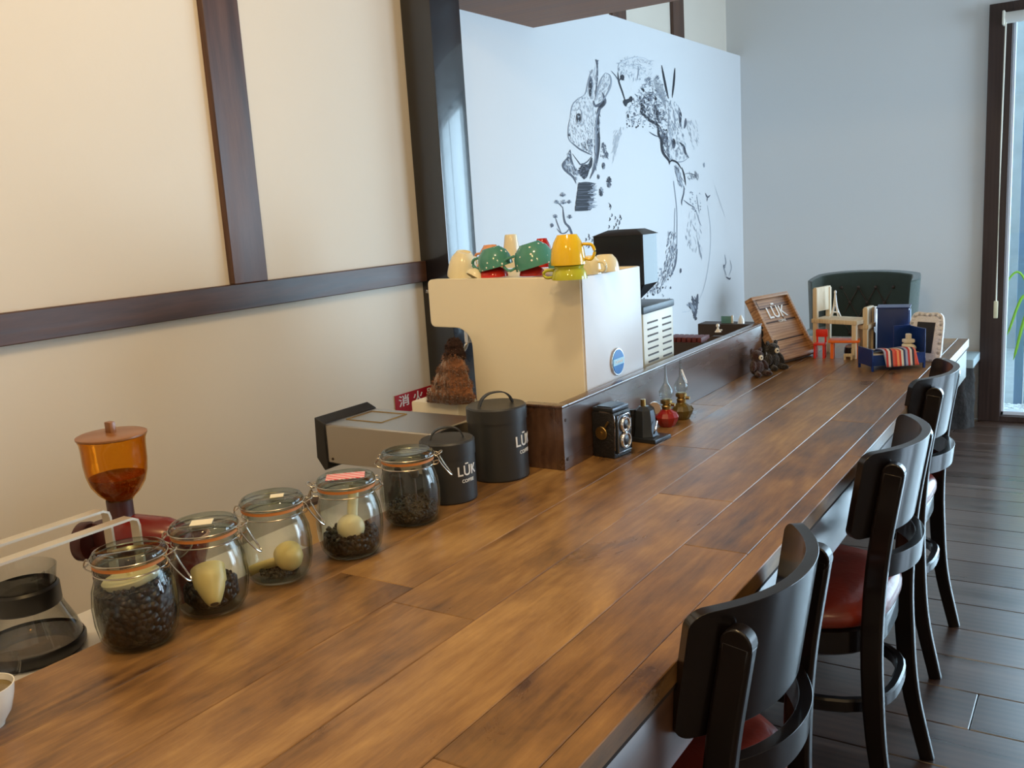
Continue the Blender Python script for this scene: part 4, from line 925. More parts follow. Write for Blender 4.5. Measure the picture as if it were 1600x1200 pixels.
# ------------------------------------------------------------------ miniature furniture
def mini_chair(loc, rz, label, W_=.062, D_=.105, SH=.125, BH=.235, th=.011):
    t = thing('miniature_chair', label, 'miniature chair', (*loc, CT), rz, 'pale wooden miniature chairs')
    for x, y_, h in ((0, 0, BH), (0, W_, BH), (D_, 0, SH - .006), (D_, W_, SH - .006)):
        bm = NB(); b2(bm, (x - th * .7, y_ - th / 2, 0), (x + th * .7, y_ + th / 2, h), bev=.001); obj('leg', bm, 'balsa', t)
    bm = NB(); b2(bm, (-th * .5, -.004, BH - .075), (th * .5, W_ + .004, BH + .004), bev=.001); obj('backrest', bm, 'balsa', t)
    bm = NB(); b2(bm, (-.012, -.008, SH - .008), (D_ + .012, W_ + .008, SH + .006), bev=.002); obj('seat', bm, 'balsa', t)
    return t
# pale chair, back on the left, seat running to the right
p = at(1272, 556, 2, CT)
mini_chair((p.x + .003, p.y + .01), -.30, 'pale wooden miniature chair with its back at the left, tower on its seat', W_=.078, D_=.140, SH=.118, BH=.222)
p = at(1352, 556, 2, CT)
mini_chair((p.x + .012, p.y + .03), PI - .12, 'second pale wooden miniature chair turned towards the first, beside the blue cabinet', W_=.055, D_=.030, SH=.10, BH=.158)
# tower standing on its seat
p = at(1305, 494, 1, 3.16)
ef = thing('miniature_tower', 'white miniature lattice tower standing on the pale wooden miniature chair', 'ornament', (p.x, 3.16, CT + .118 + .006))
bm = NB()
for sx in (-1, 1):
    for sy in (-1, 1):
        tube(bm, [(sx * .014, sy * .014, 0), (sx * .009, sy * .009, .014), (sx * .005, sy * .005, .03), (sx * .002, sy * .002, .055), (0, 0, .08)], .0026, n=6, smooth=3)
box(bm, (0, 0, .016), (.020, .020, .003)); box(bm, (0, 0, .036), (.011, .011, .0025)); sph(bm, (0, 0, .082), (.004, .004, .007), u=10, v=8); obj('tower', bm, 'white_metal', ef)
# orange table and red chair
p = at(1300, 560, 2, CT)
ot = thing('miniature_table', 'bright orange miniature table in front of the pale miniature chair', 'miniature table', (p.x, p.y, CT), .15)
bm = NB(); b2(bm, (-.012, -.012, .052), (.085, .052, .060), bev=.003); obj('tabletop', bm, 'orange', ot)
for x, y_ in ((0, 0), (.073, 0), (0, .04), (.073, .04)):
    bm = NB(); b2(bm, (x - .005, y_ - .005, 0), (x + .005, y_ + .005, .052)); obj('leg', bm, 'orange', ot)
p = at(1283, 560, 2, CT)
rc_ = thing('miniature_red_chair', 'bright red miniature chair pushed against the orange miniature table', 'miniature chair', (p.x - .02, p.y + .0, CT), .1)
for x, y_ in ((0, 0), (.028, 0), (0, .028), (.028, .028)):
    bm = NB(); b2(bm, (x - .0035, y_ - .0035, 0), (x + .0035, y_ + .0035, .045)); obj('leg', bm, 'toy_red', rc_)
bm = NB(); b2(bm, (-.005, -.005, .043), (.033, .033, .049), bev=.002); obj('seat', bm, 'toy_red', rc_)
bm = NB(); b2(bm, (-.002, .030, .066), (.036, .036, .092), bev=.004); b2(bm, (.0, .031, .047), (.006, .035, .07)); b2(bm, (.026, .031, .047), (.032, .035, .07)); obj('backrest', bm, 'toy_red', rc_)
# red-and-black pot under the table
p = at(1322, 560, 2, CT)
po = thing('dark_pot', 'small dark pot with silver lid below the orange miniature table', 'pot', (p.x + .0, p.y + .05, CT))
bm = NB(); lathe(bm, [(0, 0), (.014, 0), (.018, .014), (.016, .030), (0, .032)], 20); obj('pot_body', bm, 'photo_dark', po)
bm = NB(); lathe(bm, [(.016, .030), (.014, .036), (.005, .041), (0, .042), (0, .031), (.016, .030)], 20); obj('lid', bm, 'silver', po)
# carved wooden animal
p = at(1326, 562, 2, CT)
wa = thing('wooden_figurine', 'little pale wooden animal figurine at the foot of the miniature chairs', 'figurine', (p.x, p.y - .002, CT), .2)
bm = NB(); b2(bm, (-.015, -.004, .010), (.012, .004, .020), bev=.003); b2(bm, (.008, -.004, .014), (.018, .004, .036), bev=.003); b2(bm, (-.014, -.004, 0), (-.008, .004, .012)); b2(bm, (.006, -.004, 0), (.012, .004, .012)); obj('figure', bm, 'balsa', wa)
# dark bottle with white cap
p = at(1356, 553, 2, CT)
db = thing('dark_bottle', 'dark glass bottle with a domed clear stopper between blue cabinet and miniature chair', 'bottle', (p.x + .0, p.y + .015, CT))
bm = NB(); lathe(bm, [(0, 0), (.020, 0), (.021, .004), (.021, .068), (.017, .075), (0, .076)], 28); obj('bottle_body', bm, 'bottle_dark', db, smooth=40)
bm = NB(); lathe(bm, [(0, .076), (.016, .076), (.018, .084), (.014, .096), (.007, .104), (.005, .116), (0, .117)], 24); obj('stopper', bm, 'white_china', db, smooth=50)
bm = NB(); b2(bm, (.008, -.0215, .020), (.020, -.0205, .045)); obj('bottle_label', bm, 'paper', db, rot=(0, 0, -.5))
# white jug behind it
p = at(1362, 520, 1, 3.24)
wj = thing('white_bell', 'white glass bell shaped ornament left of the blue miniature cabinet', 'ornament', (p.x + .003, 3.25, CT))
bm = NB(); lathe(bm, [(0, 0), (.024, 0), (.024, .06), (.018, .085), (.012, .115), (.016, .135), (.010, .148), (0, .150)], 24); obj('bell', bm, 'white_china', wj, smooth=50)
# blue cabinet
p = at(1369, 556, 2, CT)
bc = thing('miniature_cabinet', 'tall navy blue miniature cabinet standing behind the blue miniature bed', 'miniature cabinet', (-.632, 3.13, CT), .12)
bm = NB(); b2(bm, (0, 0, 0), (.094, .08, .155), bev=.001); obj('cabinet_body', bm, 'navy', bc)
bm = NB(); b2(bm, (-.003, -.003, .155), (.097, .083, .159)); obj('cabinet_top', bm, 'navy', bc)
bm = NB(); b2(bm, (.094, .006, .012), (.097, .074, .148)); obj('door', bm, 'navy', bc)
bm = NB(); b2(bm, (.0972, .018, .090), (.0976, .045, .135)); obj('pane', bm, mat('pale blue pane', (.20, .28, .50), .3), bc)
# blue bed
be = thing('miniature_bed', 'navy blue miniature bed with open sides at the counter far corner', 'miniature bed', (-.589, 2.848, CT), .66)
bl, bw = .166, .090
bm = NB(); b2(bm, (0, 0, .014), (.004, bw, .066)); obj('footboard', bm, 'navy', be, bev=.001)
bm = NB(); b2(bm, (bl - .004, 0, .014), (bl, bw, .118)); b2(bm, (bl - .055, bw - .004, .05), (bl, bw, .120)); obj('headboard', bm, 'navy', be, bev=.001)
bm = NB(); b2(bm, (.004, 0, .016), (bl - .004, .004, .048)); b2(bm, (.004, bw - .004, .016), (bl - .004, bw, .05)); b2(bm, (.004, .004, .022), (bl - .004, bw - .004, .028)); obj('bed_frame', bm, 'navy', be)
for x in (.003, bl - .003):
    for y_ in (.003, bw - .003):
        bm = NB(); b2(bm, (x - .003, y_ - .003, 0), (x + .003, y_ + .003, .03)); obj('leg', bm, 'navy', be)
bm = NB(); b2(bm, (.006, .006, .028), (bl - .006, bw - .006, .046), bev=.004); obj('mattress', bm, 'white_plastic', be)
# blanket draped over the near side
bm = NB(); nx, ny = 24, 16; G = []
for i in range(nx + 1):
    row = []
    for j in range(ny + 1):
        u = i / nx; v = j / ny; x = .020 + .100 * u; s = v * .128
        if s < .078: yy, zz = .078 - s, .0485 + .006 * math.sin(u * 9) * .4 + .010 * math.sin(v * 3)
        else: yy, zz = -.0045 - .006 * (s - .078) / .037, .056 - (s - .078) * .95
        row.append(bm.verts.new((x + .02 * v, min(yy, .1), zz + .004)))
    G.append(row)
for i in range(nx):
    for j in range(ny): bm.faces.new([G[i][j], G[i + 1][j], G[i + 1][j + 1], G[i][j + 1]])
o = obj('striped_blanket', bm, 'blanket', None, (-.589, 2.848, CT), (0, 0, .66), smooth=60); md = o.modifiers.new('s', 'SOLIDIFY'); md.thickness = .003
tag(o, 'striped red, white and black blanket draped over the blue miniature bed', 'blanket')
bm = NB(); sph(bm, (.138, .045, .060), (.018, .030, .011), (0, .25, 0)); tag(obj('miniature_pillow', bm, 'paper', None, (-.589, 2.848, CT), (0, 0, .66)), 'cream pillow at the head of the blue miniature bed', 'pillow')
bm = NB(); b2(bm, (.120, .030, .072), (.150, .056, .084), bev=.004); b2(bm, (.128, .036, .084), (.142, .050, .100), bev=.003); tag(obj('small_white_toy', bm, 'white_plastic', None, (-.589, 2.848, CT), (0, 0, .66)), 'small cream toy block figure resting on the miniature bed pillow', 'toy')
# silver photo frame leaning back
pf = thing('photo_frame', 'ornate silver frame with a dark picture leaning behind the blue bed', 'picture frame', (-.545, 3.10, CT), 0)
A = at(1422, 566, 2, CT); B = at(1474, 566, 2, CT); E = at(1462, 497, 2, .853); D_ = at(1414, 484, 2, .868)
A = Vector((-.538, 3.085, CT)); B = Vector((-.445, 3.052, CT))
exf = (B - A).normalized(); upf = Vector((-.10, .30, 1)); upf = (upf - exf * upf.dot(exf)).normalized(); nf = exf.cross(upf)
if nf.dot(CAM - A) < 0: nf = -nf
pf.matrix_world = Matrix(((exf.x, upf.x, nf.x, A.x), (exf.y, upf.y, nf.y, A.y), (exf.z, upf.z, nf.z, A.z), (0, 0, 0, 1)))
bm = NB(); fw, fh = .105, .145
outer = [(x, y_) for x, y_ in smoothpath([(0, 0, 0), (fw * .5, -.003, 0), (fw, 0, 0), (fw + .004, fh * .5, 0), (fw - .004, fh, 0), (fw * .5, fh + .006, 0), (.004, fh, 0), (-.004, fh * .5, 0)], 5, True) for x, y_ in [(0, 0)]] if False else [(v.x, v.y) for v in smoothpath([(0, 0, 0), (fw * .5, -.000, 0), (fw, 0, 0), (fw + .004, fh * .5, 0), (fw - .006, fh, 0), (fw * .5, fh + .006, 0), (.006, fh, 0), (-.004, fh * .5, 0)], 5, True)]
prism(bm, outer, -.008, .0); obj('frame_border', bm, 'silver', pf)
bm = NB()
for i in range(60):
    a_ = i / 60; q = outer[int(a_ * len(outer)) % len(outer)]; cx_, cy_ = fw / 2, fh / 2
    sph(bm, (cx_ + (q[0] - cx_) * .86, cy_ + (q[1] - cy_) * .90, .001), (.005, .005, .003), u=8, v=5)
obj('filigree', bm, 'silver', pf)
bm = NB(); b2(bm, (.024, .026, .0), (fw - .024, fh - .024, .0015)); obj('picture', bm, 'photo_dark', pf)
bm = NB(); prism(bm, [(0, 0), (.012, 0), (.006, .09)], 0, .002, TR((fw * .45, 0, -.009), (0, PI / 2, 0))); obj('easel_back', bm, 'photo_dark', pf)

# ------------------------------------------------------------------ armchair at the back
ac = thing('armchair', 'dark green armchair with buttoned wing back by the back wall', 'armchair', (-1.065, 4.93, 0)); ac.scale = (.95, 1, 1)
def shell(hw, z0, z1, th, yoff, dip):
    pass
n = 30; bm = NB(); R = []
# wing-back shell: plan curve with wings, top edge arching
for j in range(11):
    v = j / 10
    rowo, rowi = [], []
    for i in range(n + 1):
        u = -1 + 2 * i / n
        top = .845 - .035 * abs(u) ** 2.5
        z = .30 + (top - .30) * v
        hwd = .225 + .03 * v
        au = abs(u)
        if au < .72: x = u / .72 * (hwd - .01); yv = .10 - .03 * (au / .72) ** 2
        else: q = (au - .72) / .28; x = math.copysign(hwd - .01 + .02 * math.sin(q * PI / 2), u); yv = .07 - q * .20 * (1 - .25 * v)
        rowo.append(bm.verts.new((x * 1.02 + math.copysign(.015, x), yv + .055, z))); rowi.append(bm.verts.new((x * .94, yv, z - .006 * (v == 1))))
    R.append((rowo, rowi))
for j in range(10):
    for i in range(n):
        for k in (0, 1): bm.faces.new([R[j][k][i], R[j][k][i + 1], R[j + 1][k][i + 1], R[j + 1][k][i]])
    for i in (0, n): bm.faces.new([R[j][0][i], R[j][1][i], R[j + 1][1][i], R[j + 1][0][i]])
for i in range(n):
    for j in (0, 10): bm.faces.new([R[j][0][i], R[j][1][i], R[j][1][i + 1], R[j][0][i + 1]])
bk = obj('backrest', bm, 'green_velvet', ac, bev=.006, smooth=60)
for rrow, zz in enumerate((.76, .68, .60, .52)):
    for k in range(4 + rrow % 2):
        xx = (k - (3 + rrow % 2) / 2) * .09
        bm = NB(); sph(bm, (xx, .088, zz), (.009, .006, .009), u=10, v=6); obj('button', bm, 'umber', bk)
bm = NB()
for rrow in range(3):
    for k in range(4):
        x0_ = (k - 1.5) * .09; z0_ = .76 - .08 * rrow
        for s_ in (-1, 1):
            if rrow % 2 == 0: tube(bm, [(x0_, .093, z0_), (x0_ + s_ * .045, .093, z0_ - .08)], .003, n=5)
            elif abs(x0_ + s_ * .045) < .16: tube(bm, [(x0_ + s_ * .045, .093, z0_), (x0_, .093, z0_ - .08)], .003, n=5)
obj('tufting_seams', bm, 'umber', bk)
for s in (-1, 1):
    bm = NB(); b2(bm, (s * .20, -.34, .12), (s * .29, .12, .56), bev=.03, seg=4); obj('armrest', bm, 'green_side', ac)
bm = NB(); b2(bm, (-.21, -.36, .26), (.21, .09, .42), bev=.03, seg=4); obj('seat_cushion', bm, 'green_velvet', ac)
bm = NB(); b2(bm, (-.27, -.34, .12), (.27, .14, .27), bev=.015); obj('seat_frame', bm, 'green_side', ac)
for x, y_ in ((-.24, -.30), (.24, -.30), (-.24, .1), (.24, .1)):
    bm = NB(); lathe(bm, [(0, 0), (.014, 0), (.022, .12), (0, .12)], 16, (x, y_, 0)); obj('leg', bm, 'chair', ac)
# log stool
ls = thing('log_stool', 'dark bark covered log stool with a grey slab top by the door frame', 'stool', (-.715, 5.275, 0)); ls.scale = (.84, .84, 1)
rnd = random.Random(9); bm = NB(); ph = [rnd.uniform(0, 6) for _ in range(5)]
rings = []
for j in range(13):
    z = .03 + .33 * j / 12
    rings.append([bm.verts.new(((.155 + .010 * math.sin(3 * a + ph[0]) + .006 * math.sin(11 * a + ph[1] + z * 9) + rnd.uniform(-.006, .006)) * math.cos(a), (.155 + .010 * math.sin(3 * a + ph[0]) + .006 * math.sin(11 * a + ph[1] + z * 9) + rnd.uniform(-.006, .006)) * math.sin(a), z * 1.0 - .03)) for a in [2 * PI * i / 48 for i in range(48)]])
for a, b in zip(rings, rings[1:]):
    for i in range(48): bm.faces.new([a[i], a[(i + 1) % 48], b[(i + 1) % 48], b[i]])
bm.faces.new(rings[0][::-1]); bm.faces.new(rings[-1]); obj('log', bm, 'bark', ls, smooth=60)
bm = NB(); b2(bm, (-.17, -.16, .33), (.17, .16, .375), bev=.006); obj('slab_top', bm, 'slate', ls)

# ------------------------------------------------------------------ mural of animals and flowers in ink
MX = XW + .0012
A_ = lambda x, y_: (840 + x / 4.706, 70 + y_ / 4.706)
B_ = lambda x, y_: (840 + x / 4.706, 270 + y_ / 4.706)
mb = [NB() for _ in range(4)]
mrnd = random.Random(21)
lvl = [0]
def wp(q):
    p = at(q[0], q[1], 0, MX); return Vector((MX, p.y, p.z))
def stroke(pts, w0, ink, F=A_, taper=True, n=5):
    """brush stroke; w0 in photo pixels at that place"""
    P = [wp(F(*q)) for q in pts]; P = smoothpath(P, n) if len(P) > 2 else [P[0].lerp(P[1], i / 4) for i in range(5)]
    bm = mb[ink]; m = len(P); prev = None; lvl[0] += 1; dx = (lvl[0] % 50) * .00001
    for i, p in enumerate(P):
        a = P[max(0, i - 1)]; b = P[min(m - 1, i + 1)]; t_ = (b - a).normalized() if (b - a).length > 1e-9 else Vector((0, 1, 0)); s = Vector((0, -t_.z, t_.y))
        k = math.sin(PI * (i + .3) / (m - .4)) ** .6 if taper else 1
        h = Vector((0, s.y * 2.3, s.z)) * (w0 * .0042 * max(.15, k) / 2); c = p + Vector((dx + ink * .0000, 0, 0))
        cur = (bm.verts.new(c - h), bm.verts.new(c + h))
        if prev: bm.faces.new([prev[0], prev[1], cur[1], cur[0]])
        prev = cur
def blot(x, y_, r, ink, F=A_, asp=1.3, n=9):
    c = wp(F(x, y_)); bm = mb[ink]; lvl[0] += 1; c.x += (lvl[0] % 50) * .00001; k = r * .0030
    bm.faces.new([bm.verts.new(c + Vector((0, 2.1 * k * math.cos(2 * PI * i / n) * mrnd.uniform(.7, 1.2), k * asp * math.sin(2 * PI * i / n) * mrnd.uniform(.7, 1.2)))) for i in range(n)])
def hatch(poly, cnt, ln, ang, w0, inks, F=A_, jit=.35):
    xs = [p[0] for p in poly]; ys = [p[1] for p in poly]
    def inside(x, y_):
        r = False; j = len(poly) - 1
        for i in range(len(poly)):
            if (poly[i][1] > y_) != (poly[j][1] > y_) and x < (poly[j][0] - poly[i][0]) * (y_ - poly[i][1]) / (poly[j][1] - poly[i][1]) + poly[i][0]: r = not r
            j = i
        return r
    k = 0; tries = 0
    while k < cnt and tries < cnt * 20:
        tries += 1; x = mrnd.uniform(min(xs), max(xs)); y_ = mrnd.uniform(min(ys), max(ys))
        if not inside(x, y_): continue
        a = ang + mrnd.uniform(-jit, jit); l = ln * mrnd.uniform(.5, 1.3); dx, dy = math.cos(a) * l / 2, math.sin(a) * l / 2
        stroke([(x - dx, y_ - dy), (x + mrnd.uniform(-2, 2), y_ + mrnd.uniform(-2, 2)), (x + dx, y_ + dy)], w0 * mrnd.uniform(.6, 1.3), mrnd.choice(inks), F, n=2); k += 1
# rabbit
rab = [(395, 190), (375, 260), (355, 350), (300, 400), (255, 450), (238, 540), (228, 640), (250, 720), (310, 770), (400, 800), (425, 700), (420, 560), (425, 470), (410, 400)]
hatch(rab, 420, 16, 1.4, .45, (2, 3, 3, 3)); hatch([(300, 740), (400, 800), (415, 700), (380, 690)], 60, 16, 1.2, .8, (1, 2))
hatch([(380, 190), (410, 200), (440, 120), (445, 400), (400, 400)], 50, 30, 1.55, .5, (2, 3))
stroke([(433, 105), (440, 160), (438, 260), (425, 380)], 1.3, 1); stroke([(425, 108), (436, 125), (446, 112)], 1.6, 1); stroke([(436, 118), (440, 150)], 2.0, 1); stroke([(388, 230), (392, 300), (386, 380)], 4.2, 1); stroke([(386, 260), (390, 330), (384, 375)], 2.4, 0)
stroke([(400, 180), (378, 250), (358, 340), (345, 370)], 1.0, 2); stroke([(345, 370), (290, 405), (255, 450), (238, 540)], .8, 2); stroke([(238, 540), (226, 620), (235, 700), (300, 765)], .9, 2); blot(232, 662, 1.6, 0)
blot(300, 535, 3.8, 0, asp=1.7); stroke([(285, 490), (305, 470), (325, 500), (318, 570), (290, 575), (280, 540)], .7, 2); blot(303, 527, .9, 3)
stroke([(250, 715), (300, 760), (355, 790), (402, 812)], 1.4, 1)
# second ear
stroke([(500, 205), (535, 230), (538, 300), (500, 380), (460, 430)], 1.4, 2); stroke([(500, 205), (465, 260), (440, 340), (418, 420)], 1.1, 2); hatch([(500, 210), (535, 240), (530, 310), (460, 420), (430, 400), (460, 280)], 90, 20, 2.0, .5, (3, 3, 2))
stroke([(478, 350), (495, 420), (455, 470), (440, 520)], 3.2, 1); stroke([(410, 410), (425, 450), (470, 430), (492, 405)], 2.6, 1); stroke([(450, 460), (478, 440), (490, 412)], 3, 0)
# rope-like stem on the right of the rabbit
stroke([(462, 470), (440, 560), (446, 680), (440, 800), (420, 900), (385, 985)], 3.4, 1); stroke([(455, 480), (430, 560), (428, 700), (425, 820), (400, 930)], 1.2, 2); stroke([(450, 500), (446, 620), (452, 740), (438, 840)], 1.8, 0)
hatch([(430, 500), (460, 480), (455, 800), (420, 920), (420, 700)], 60, 40, 1.5, .7, (1, 2, 2))
# collar and shirt
stroke([(240, 770), (250, 860), (290, 930), (350, 960)], 2.2, 1); stroke([(240, 770), (225, 830), (190, 880), (205, 920), (260, 970), (285, 1020)], 2.4, 1); hatch([(235, 790), (245, 860), (300, 930), (290, 1000), (200, 910), (195, 880)], 110, 22, 1.0, .7, (1, 2, 2, 3))
stroke([(255, 800), (300, 860), (320, 880), (365, 860), (402, 815)], 1.2, 1); stroke([(400, 830), (385, 890), (350, 920), (310, 915)], 4, 0); stroke([(300, 925), (345, 945), (380, 920)], 3.5, 0); stroke([(320, 940), (345, 970), (375, 925)], 4, 0); hatch([(310, 900), (385, 860), (375, 940), (345, 985), (300, 930)], 60, 22, -.6, 1.4, (0, 1))
blot(328, 880, 1.4, 1)
# shaded square
sq = [(302, 1018), (425, 1022), (440, 1210), (275, 1215)]
for i in range(110):
    v = i / 109; y_ = 1018 + 198 * v + mrnd.uniform(-2, 2); xl = 302 - 27 * v + mrnd.uniform(-3, 3); l = mrnd.uniform(.55, 1.0) * 128
    stroke([(xl, y_), (xl + l * .5, y_ + mrnd.uniform(-4, 3)), (xl + l, y_ + mrnd.uniform(-8, 5))], mrnd.uniform(1.1, 1.9), 0 if mrnd.random() < .72 else 1, taper=False, n=3)
for i in range(40):
    y_ = mrnd.uniform(1030, 1205); x = mrnd.uniform(360, 400); stroke([(x, y_), (x + mrnd.uniform(20, 50), y_ - mrnd.uniform(0, 14))], .9, 2)
stroke([(302, 1018), (360, 1014), (430, 1022)], 1.6, 0); stroke([(275, 1215), (320, 1206), (430, 1195)], 1.2, 1)
# flower heads under the stem
for x, y_, r in ((485, 890, 20), (525, 1010, 34), (468, 1080, 28), (447, 970, 14), (480, 740, 16), (510, 810, 18)):
    for k in range(16):
        a = 2 * PI * k / 16 + mrnd.uniform(-.2, .2); stroke([(x + 3 * math.cos(a), y_ + 4 * math.sin(a)), (x + r * .6 * math.cos(a), y_ + r * 1.25 * math.sin(a))], mrnd.uniform(.8, 1.8), mrnd.choice((0, 1, 1, 2)))
    blot(x, y_, r * .035, 0)
stroke([(485, 715), (490, 780), (520, 840)], 1.2, 1); hatch([(470, 720), (500, 740), (520, 840), (460, 830)], 40, 18, 1.2, .7, (1, 2))
# pine twig at the left
stroke([(185, 1190), (200, 1300 - 0), (235, 1345), (262, 1420), (270, 1450)], 1.9, 1)
stroke([(140, 1350), (175, 1385), (210, 1380), (238, 1345)], 1.0, 1); stroke([(186, 1200), (160, 1170), (140, 1165)], .9, 1)
for x, y_, r in ((185, 1110, 24), (140, 1160, 18), (188, 1165, 26), (232, 1160, 18), (130, 1265, 18), (235, 1270, 20), (105, 1325, 14)):
    for k in range(11):
        a = -PI * k / 10 + mrnd.uniform(-.2, .2); stroke([(x, y_ + 4), (x + r * math.cos(a), y_ + r * 1.1 * math.sin(a))], .6, mrnd.choice((1, 2, 2)))
    blot(x, y_, 1.3, 1)
stroke([(130, 1265), (150, 1345 - 20), (175, 1385)], .8, 1); blot(105, 1330, 2, 1)
# sprigs
for x, y_ in ((530, 1170), (545, 1240), (530, 1270), (570, 1260), (585, 1280), (605, 1250), (612, 1265), (600, 1300), (525, 1325), (575, 1310), (600, 1290), (560, 1330), (590, 1335), (375, 1390), (380, 1410), (355, 1420), (400, 1425), (360, 1460), (375, 1470)):
    stroke([(x, y_), (x + 4, y_ + 14), (x - 4, y_ + 26)], 1.1, mrnd.choice((0, 1, 1)))
stroke([(520, 1160), (540, 1185), (532, 1215)], .8, 1)
# arch of branches
stroke([(590, 200), (598, 270), (625, 350), (650, 430)], 1.7, 0); stroke([(540, 190), (575, 230), (598, 270)], .9, 1); blot(622, 240, 3.4, 0); stroke([(600, 265), (622, 235), (636, 262)], 1.5, 0)
stroke([(628, 425), (660, 415), (694, 398)], 4, 0); blot(648, 425, 4, 0); blot(686, 400, 3.2, 0); stroke([(640, 440), (655, 450)], 2.4, 0)
stroke([(590, 200), (600, 140), (650, 110), (720, 90), (790, 100), (830, 130)], .7, 3); stroke([(740, 150), (742, 200), (730, 260)], 1.1, 2); stroke([(600, 160), (700, 150), (800, 180)], .5, 3)
hatch([(580, 110), (720, 80), (850, 110), (840, 240), (720, 270), (600, 220)], 130, 26, .6, .45, (3, 3, 3, 2), jit=1.6)
# dense foliage arc
arcp = [(640, 520), (720, 380), (800, 250), (900, 240), (960, 400), (980, 560), (960, 720), (900, 640), (800, 590), (690, 600)]
hatch(arcp, 330, 24, .9, .7, (1, 2, 2, 3), jit=1.5)
hatch([(755, 380), (870, 330), (930, 470), (960, 600), (870, 570), (780, 520)], 150, 24, .9, 1.1, (0, 1, 1, 2), jit=1.3)
for q in ([(755, 385), (765, 440), (775, 500), (820, 545), (880, 580)], [(770, 320), (785, 345)], [(865, 440), (875, 500), (892, 570)], [(780, 520), (830, 560), (885, 575)], [(820, 560), (860, 575), (900, 600)]):
    stroke(q, 3.0, 0)
blot(775, 485, 5, 0, asp=1.7); blot(757, 392, 2.6, 0); blot(770, 320, 2.4, 0); blot(868, 395, 2.4, 0); blot(665, 525, 2.2, 0); blot(865, 455, 2.4, 0); blot(712, 510, 2, 1)
for i in range(26):
    x = mrnd.uniform(650, 800); y_ = mrnd.uniform(540, 610); blot(x, y_, mrnd.uniform(.5, 1.2), mrnd.choice((0, 1)))
for x, y_ in ((820, 250), (825, 285), (800, 260), (880, 240), (905, 380), (830, 380), (835, 400)):
    for k in range(7):
        a = k * .9; stroke([(x, y_), (x + 16 * math.cos(a), y_ + 18 * math.sin(a))], .9, mrnd.choice((1, 2)))
for k in range(8): stroke([(850 + k * 9, 240 + k * 6), (870 + k * 9, 320 + k * 7), (905 + k * 6, 400 + k * 10)], .5, 2)
# deer: antlers/ears and head
stroke([(912, 150), (935, 270), (962, 395)], 2.6, 0); stroke([(1010, 170), (1003, 270), (990, 390)], 2.6, 0); stroke([(915, 190), (945, 330), (965, 395)], 1.6, 1)
stroke([(1040, 460), (1048, 530), (1050, 605)], 3.6, 1); stroke([(1042, 470), (1056, 520), (1045, 590)], 1.6, 0); stroke([(1090, 540), (1088, 580), (1078, 615)], 3.4, 1)
stroke([(965, 500), (962, 600), (985, 700), (960, 780), (985, 850), (1060, 860), (1108, 832)], 1.6, 2)
hatch([(960, 420), (1030, 400), (1060, 560), (1080, 700), (1110, 830), (980, 850), (940, 760), (960, 600)], 230, 24, 1.4, .7, (2, 3, 3, 2))
stroke([(1000, 480), (1010, 560), (1000, 630)], 1.4, 2); stroke([(998, 690), (1002, 750)], 5, 0); stroke([(985, 700), (1000, 755), (1015, 720)], 2.4, 1)
stroke([(1042, 718), (1072, 745), (1085, 790), (1112, 832)], 3.4, 1); stroke([(1045, 715), (1080, 760), (1095, 815)], 1.6, 0)
stroke([(885, 580), (890, 660), (910, 700), (922, 790), (965, 850), (970, 880)], 3.4, 0); hatch([(870, 590), (950, 640), (960, 700), (970, 850), (915, 780), (890, 660)], 140, 22, 1.1, 1.1, (0, 1, 1, 2))
stroke([(965, 870), (990, 850), (1030, 870), (1058, 915)], 2.2, 0); stroke([(820, 640), (860, 665), (900, 680)], 1.4, 1)
for k in range(30): blot(mrnd.uniform(900, 960), mrnd.uniform(600, 700), mrnd.uniform(.5, 1.3), mrnd.choice((0, 1)))
stroke([(1060, 900), (1078, 960), (1090, 1035)], 2.2, 0); stroke([(1010, 900), (1030, 970), (1062, 1050)], 3.0, 2); hatch([(1000, 880), (1040, 900), (1080, 1050), (1040, 1030)], 60, 40, 1.2, .8, (1, 2, 3))
hatch([(1100, 560), (1170, 560), (1190, 700), (1150, 780), (1100, 640)], 60, 26, 1.3, .5, (3, 3, 2)); hatch([(560, 640), (640, 600), (600, 700), (550, 900)], 60, 40, 1.9, .45, (3, 3))
# right-hand vine and fine sprigs
for k in range(18): stroke([(1100 + k * 4.5 + mrnd.uniform(-4, 4), 930 + mrnd.uniform(-10, 60)), (1106 + k * 4.5, 975 + mrnd.uniform(-5, 30))], .8, mrnd.choice((1, 2)))
stroke([(1070, 955), (1110, 945), (1160, 960), (1180, 1000)], .9, 1); blot(1224, 885, 2.2, 2, asp=2)
stroke([(1078, 1040), (1075, 1090), (1060, 1150), (1062, 1180)], 1.8, 1); stroke([(1072, 1140), (1110, 1170), (1160, 1200)], 1.3, 1)
for k in range(40): blot(mrnd.uniform(1120, 1200), mrnd.uniform(1080, 1230), mrnd.uniform(.4, 1.3), mrnd.choice((1, 2, 2)))
stroke([(1232, 1090), (1250, 1120), (1270, 1105)], 2.2, 1); stroke([(1250, 1120), (1245, 1150)], 1.6, 1)
stroke([(1170, 160), (1180, 240), (1190, 300)], 1.2, 2, B_); stroke([(1130, 240), (1165, 280), (1190, 360), (1205, 390)], 1.3, 2, B_)
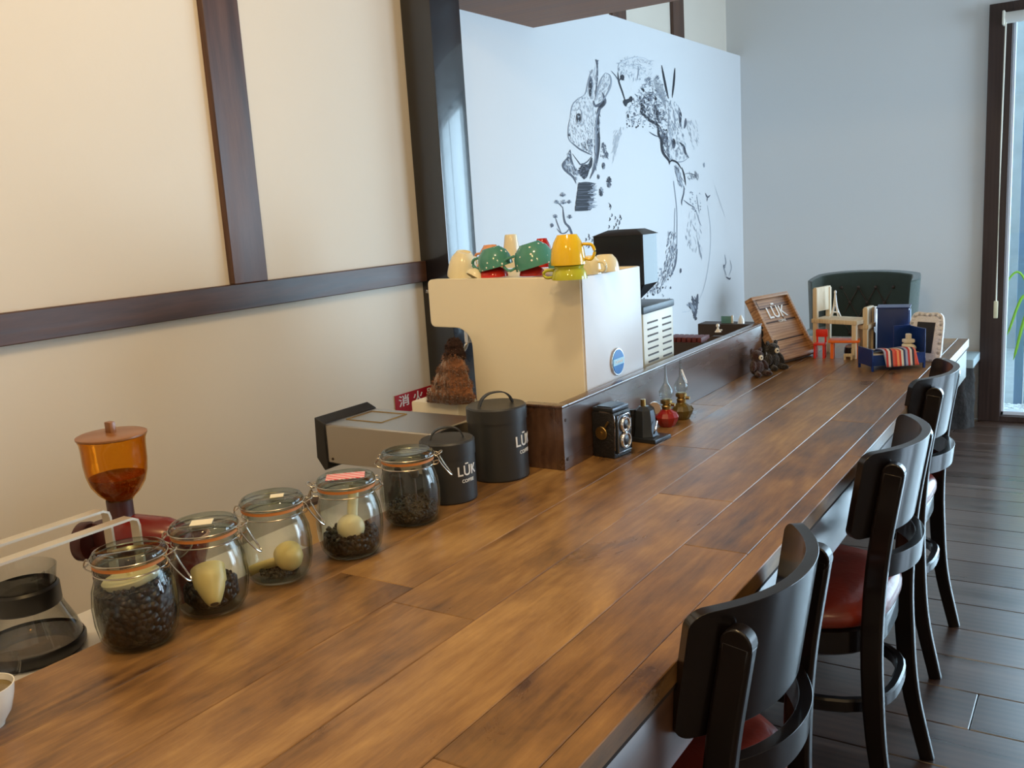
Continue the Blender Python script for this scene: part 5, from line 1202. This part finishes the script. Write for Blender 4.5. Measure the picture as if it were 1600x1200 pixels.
# large faint circles
stroke([(1000, 60), (1022, 250), (1025, 420), (1020, 600), (990, 750)], 1.1, 2, B_, False, 8); stroke([(1010, 260), (1000, 500), (960, 740), (880, 880)], .8, 2, B_, False, 8)
stroke([(1250, 240), (1272, 420), (1265, 620), (1225, 840), (1170, 960), (1110, 1020)], .8, 3, B_, False, 8); stroke([(1300, 90), (1380, 330)], .5, 3, B_)
hatch([(960, 440), (1010, 440), (1030, 560), (1000, 720), (900, 870), (800, 900), (860, 820), (930, 700)], 200, 34, 1.75, .7, (1, 2, 2, 3), B_, .4); stroke([(1028, 560), (1010, 680), (975, 770)], 2.6, 1, B_)
for k in range(70): blot(mrnd.uniform(780, 980), mrnd.uniform(700, 950), mrnd.uniform(.4, 1.5), mrnd.choice((0, 1, 2)), B_)
hatch([(1110, 300), (1200, 320), (1210, 640), (1160, 600), (1080, 520)], 50, 40, 1.5, .6, (2, 2, 3), B_)
blot(1052, 720, 2.6, 1, B_, 1.6); stroke([(1180, 500), (1190, 560), (1205, 630)], 1.8, 2, B_); blot(978, 845, 1.6, 1, B_)
# birds
stroke([(1135, 905), (1150, 970), (1160, 1085)], 3.4, 1, B_); stroke([(1178, 890), (1170, 960), (1158, 1080)], 4.2, 1, B_); stroke([(1095, 970), (1130, 980), (1155, 1020)], 4.5, 2, B_); hatch([(1110, 965), (1180, 900), (1170, 1060), (1155, 1080), (1130, 1010)], 60, 30, 1.2, 1.2, (0, 1, 2), B_); stroke([(1060, 1025), (1110, 1020)], .7, 3, B_)
blot(1372, 690, 3, 1, B_); stroke([(1375, 600), (1385, 660), (1372, 700), (1385, 740)], 1.8, 2, B_); stroke([(1385, 765), (1410, 780), (1420, 772)], 2.4, 1, B_); stroke([(1415, 640), (1425, 700), (1405, 760)], 1.2, 2, B_); stroke([(1370, 700), (1390, 760)], 1.4, 2, B_)
me_all = NB()
mural = bpy.data.meshes.new('mural'); big = NB()
for k, b_ in enumerate(mb):
    tmp = bpy.data.meshes.new('tmp'); 
    for f in b_.faces: f.material_index = k
    b_.to_mesh(tmp); b_.free(); big.from_mesh(tmp); bpy.data.meshes.remove(tmp)
me_all.free()
mo = obj('ink_mural', big, ['ink0', 'ink1', 'ink2', 'ink3'], smooth=0)
tag(mo, 'black ink mural of rabbit, deer and flowers in a ring on the white wall', 'mural')
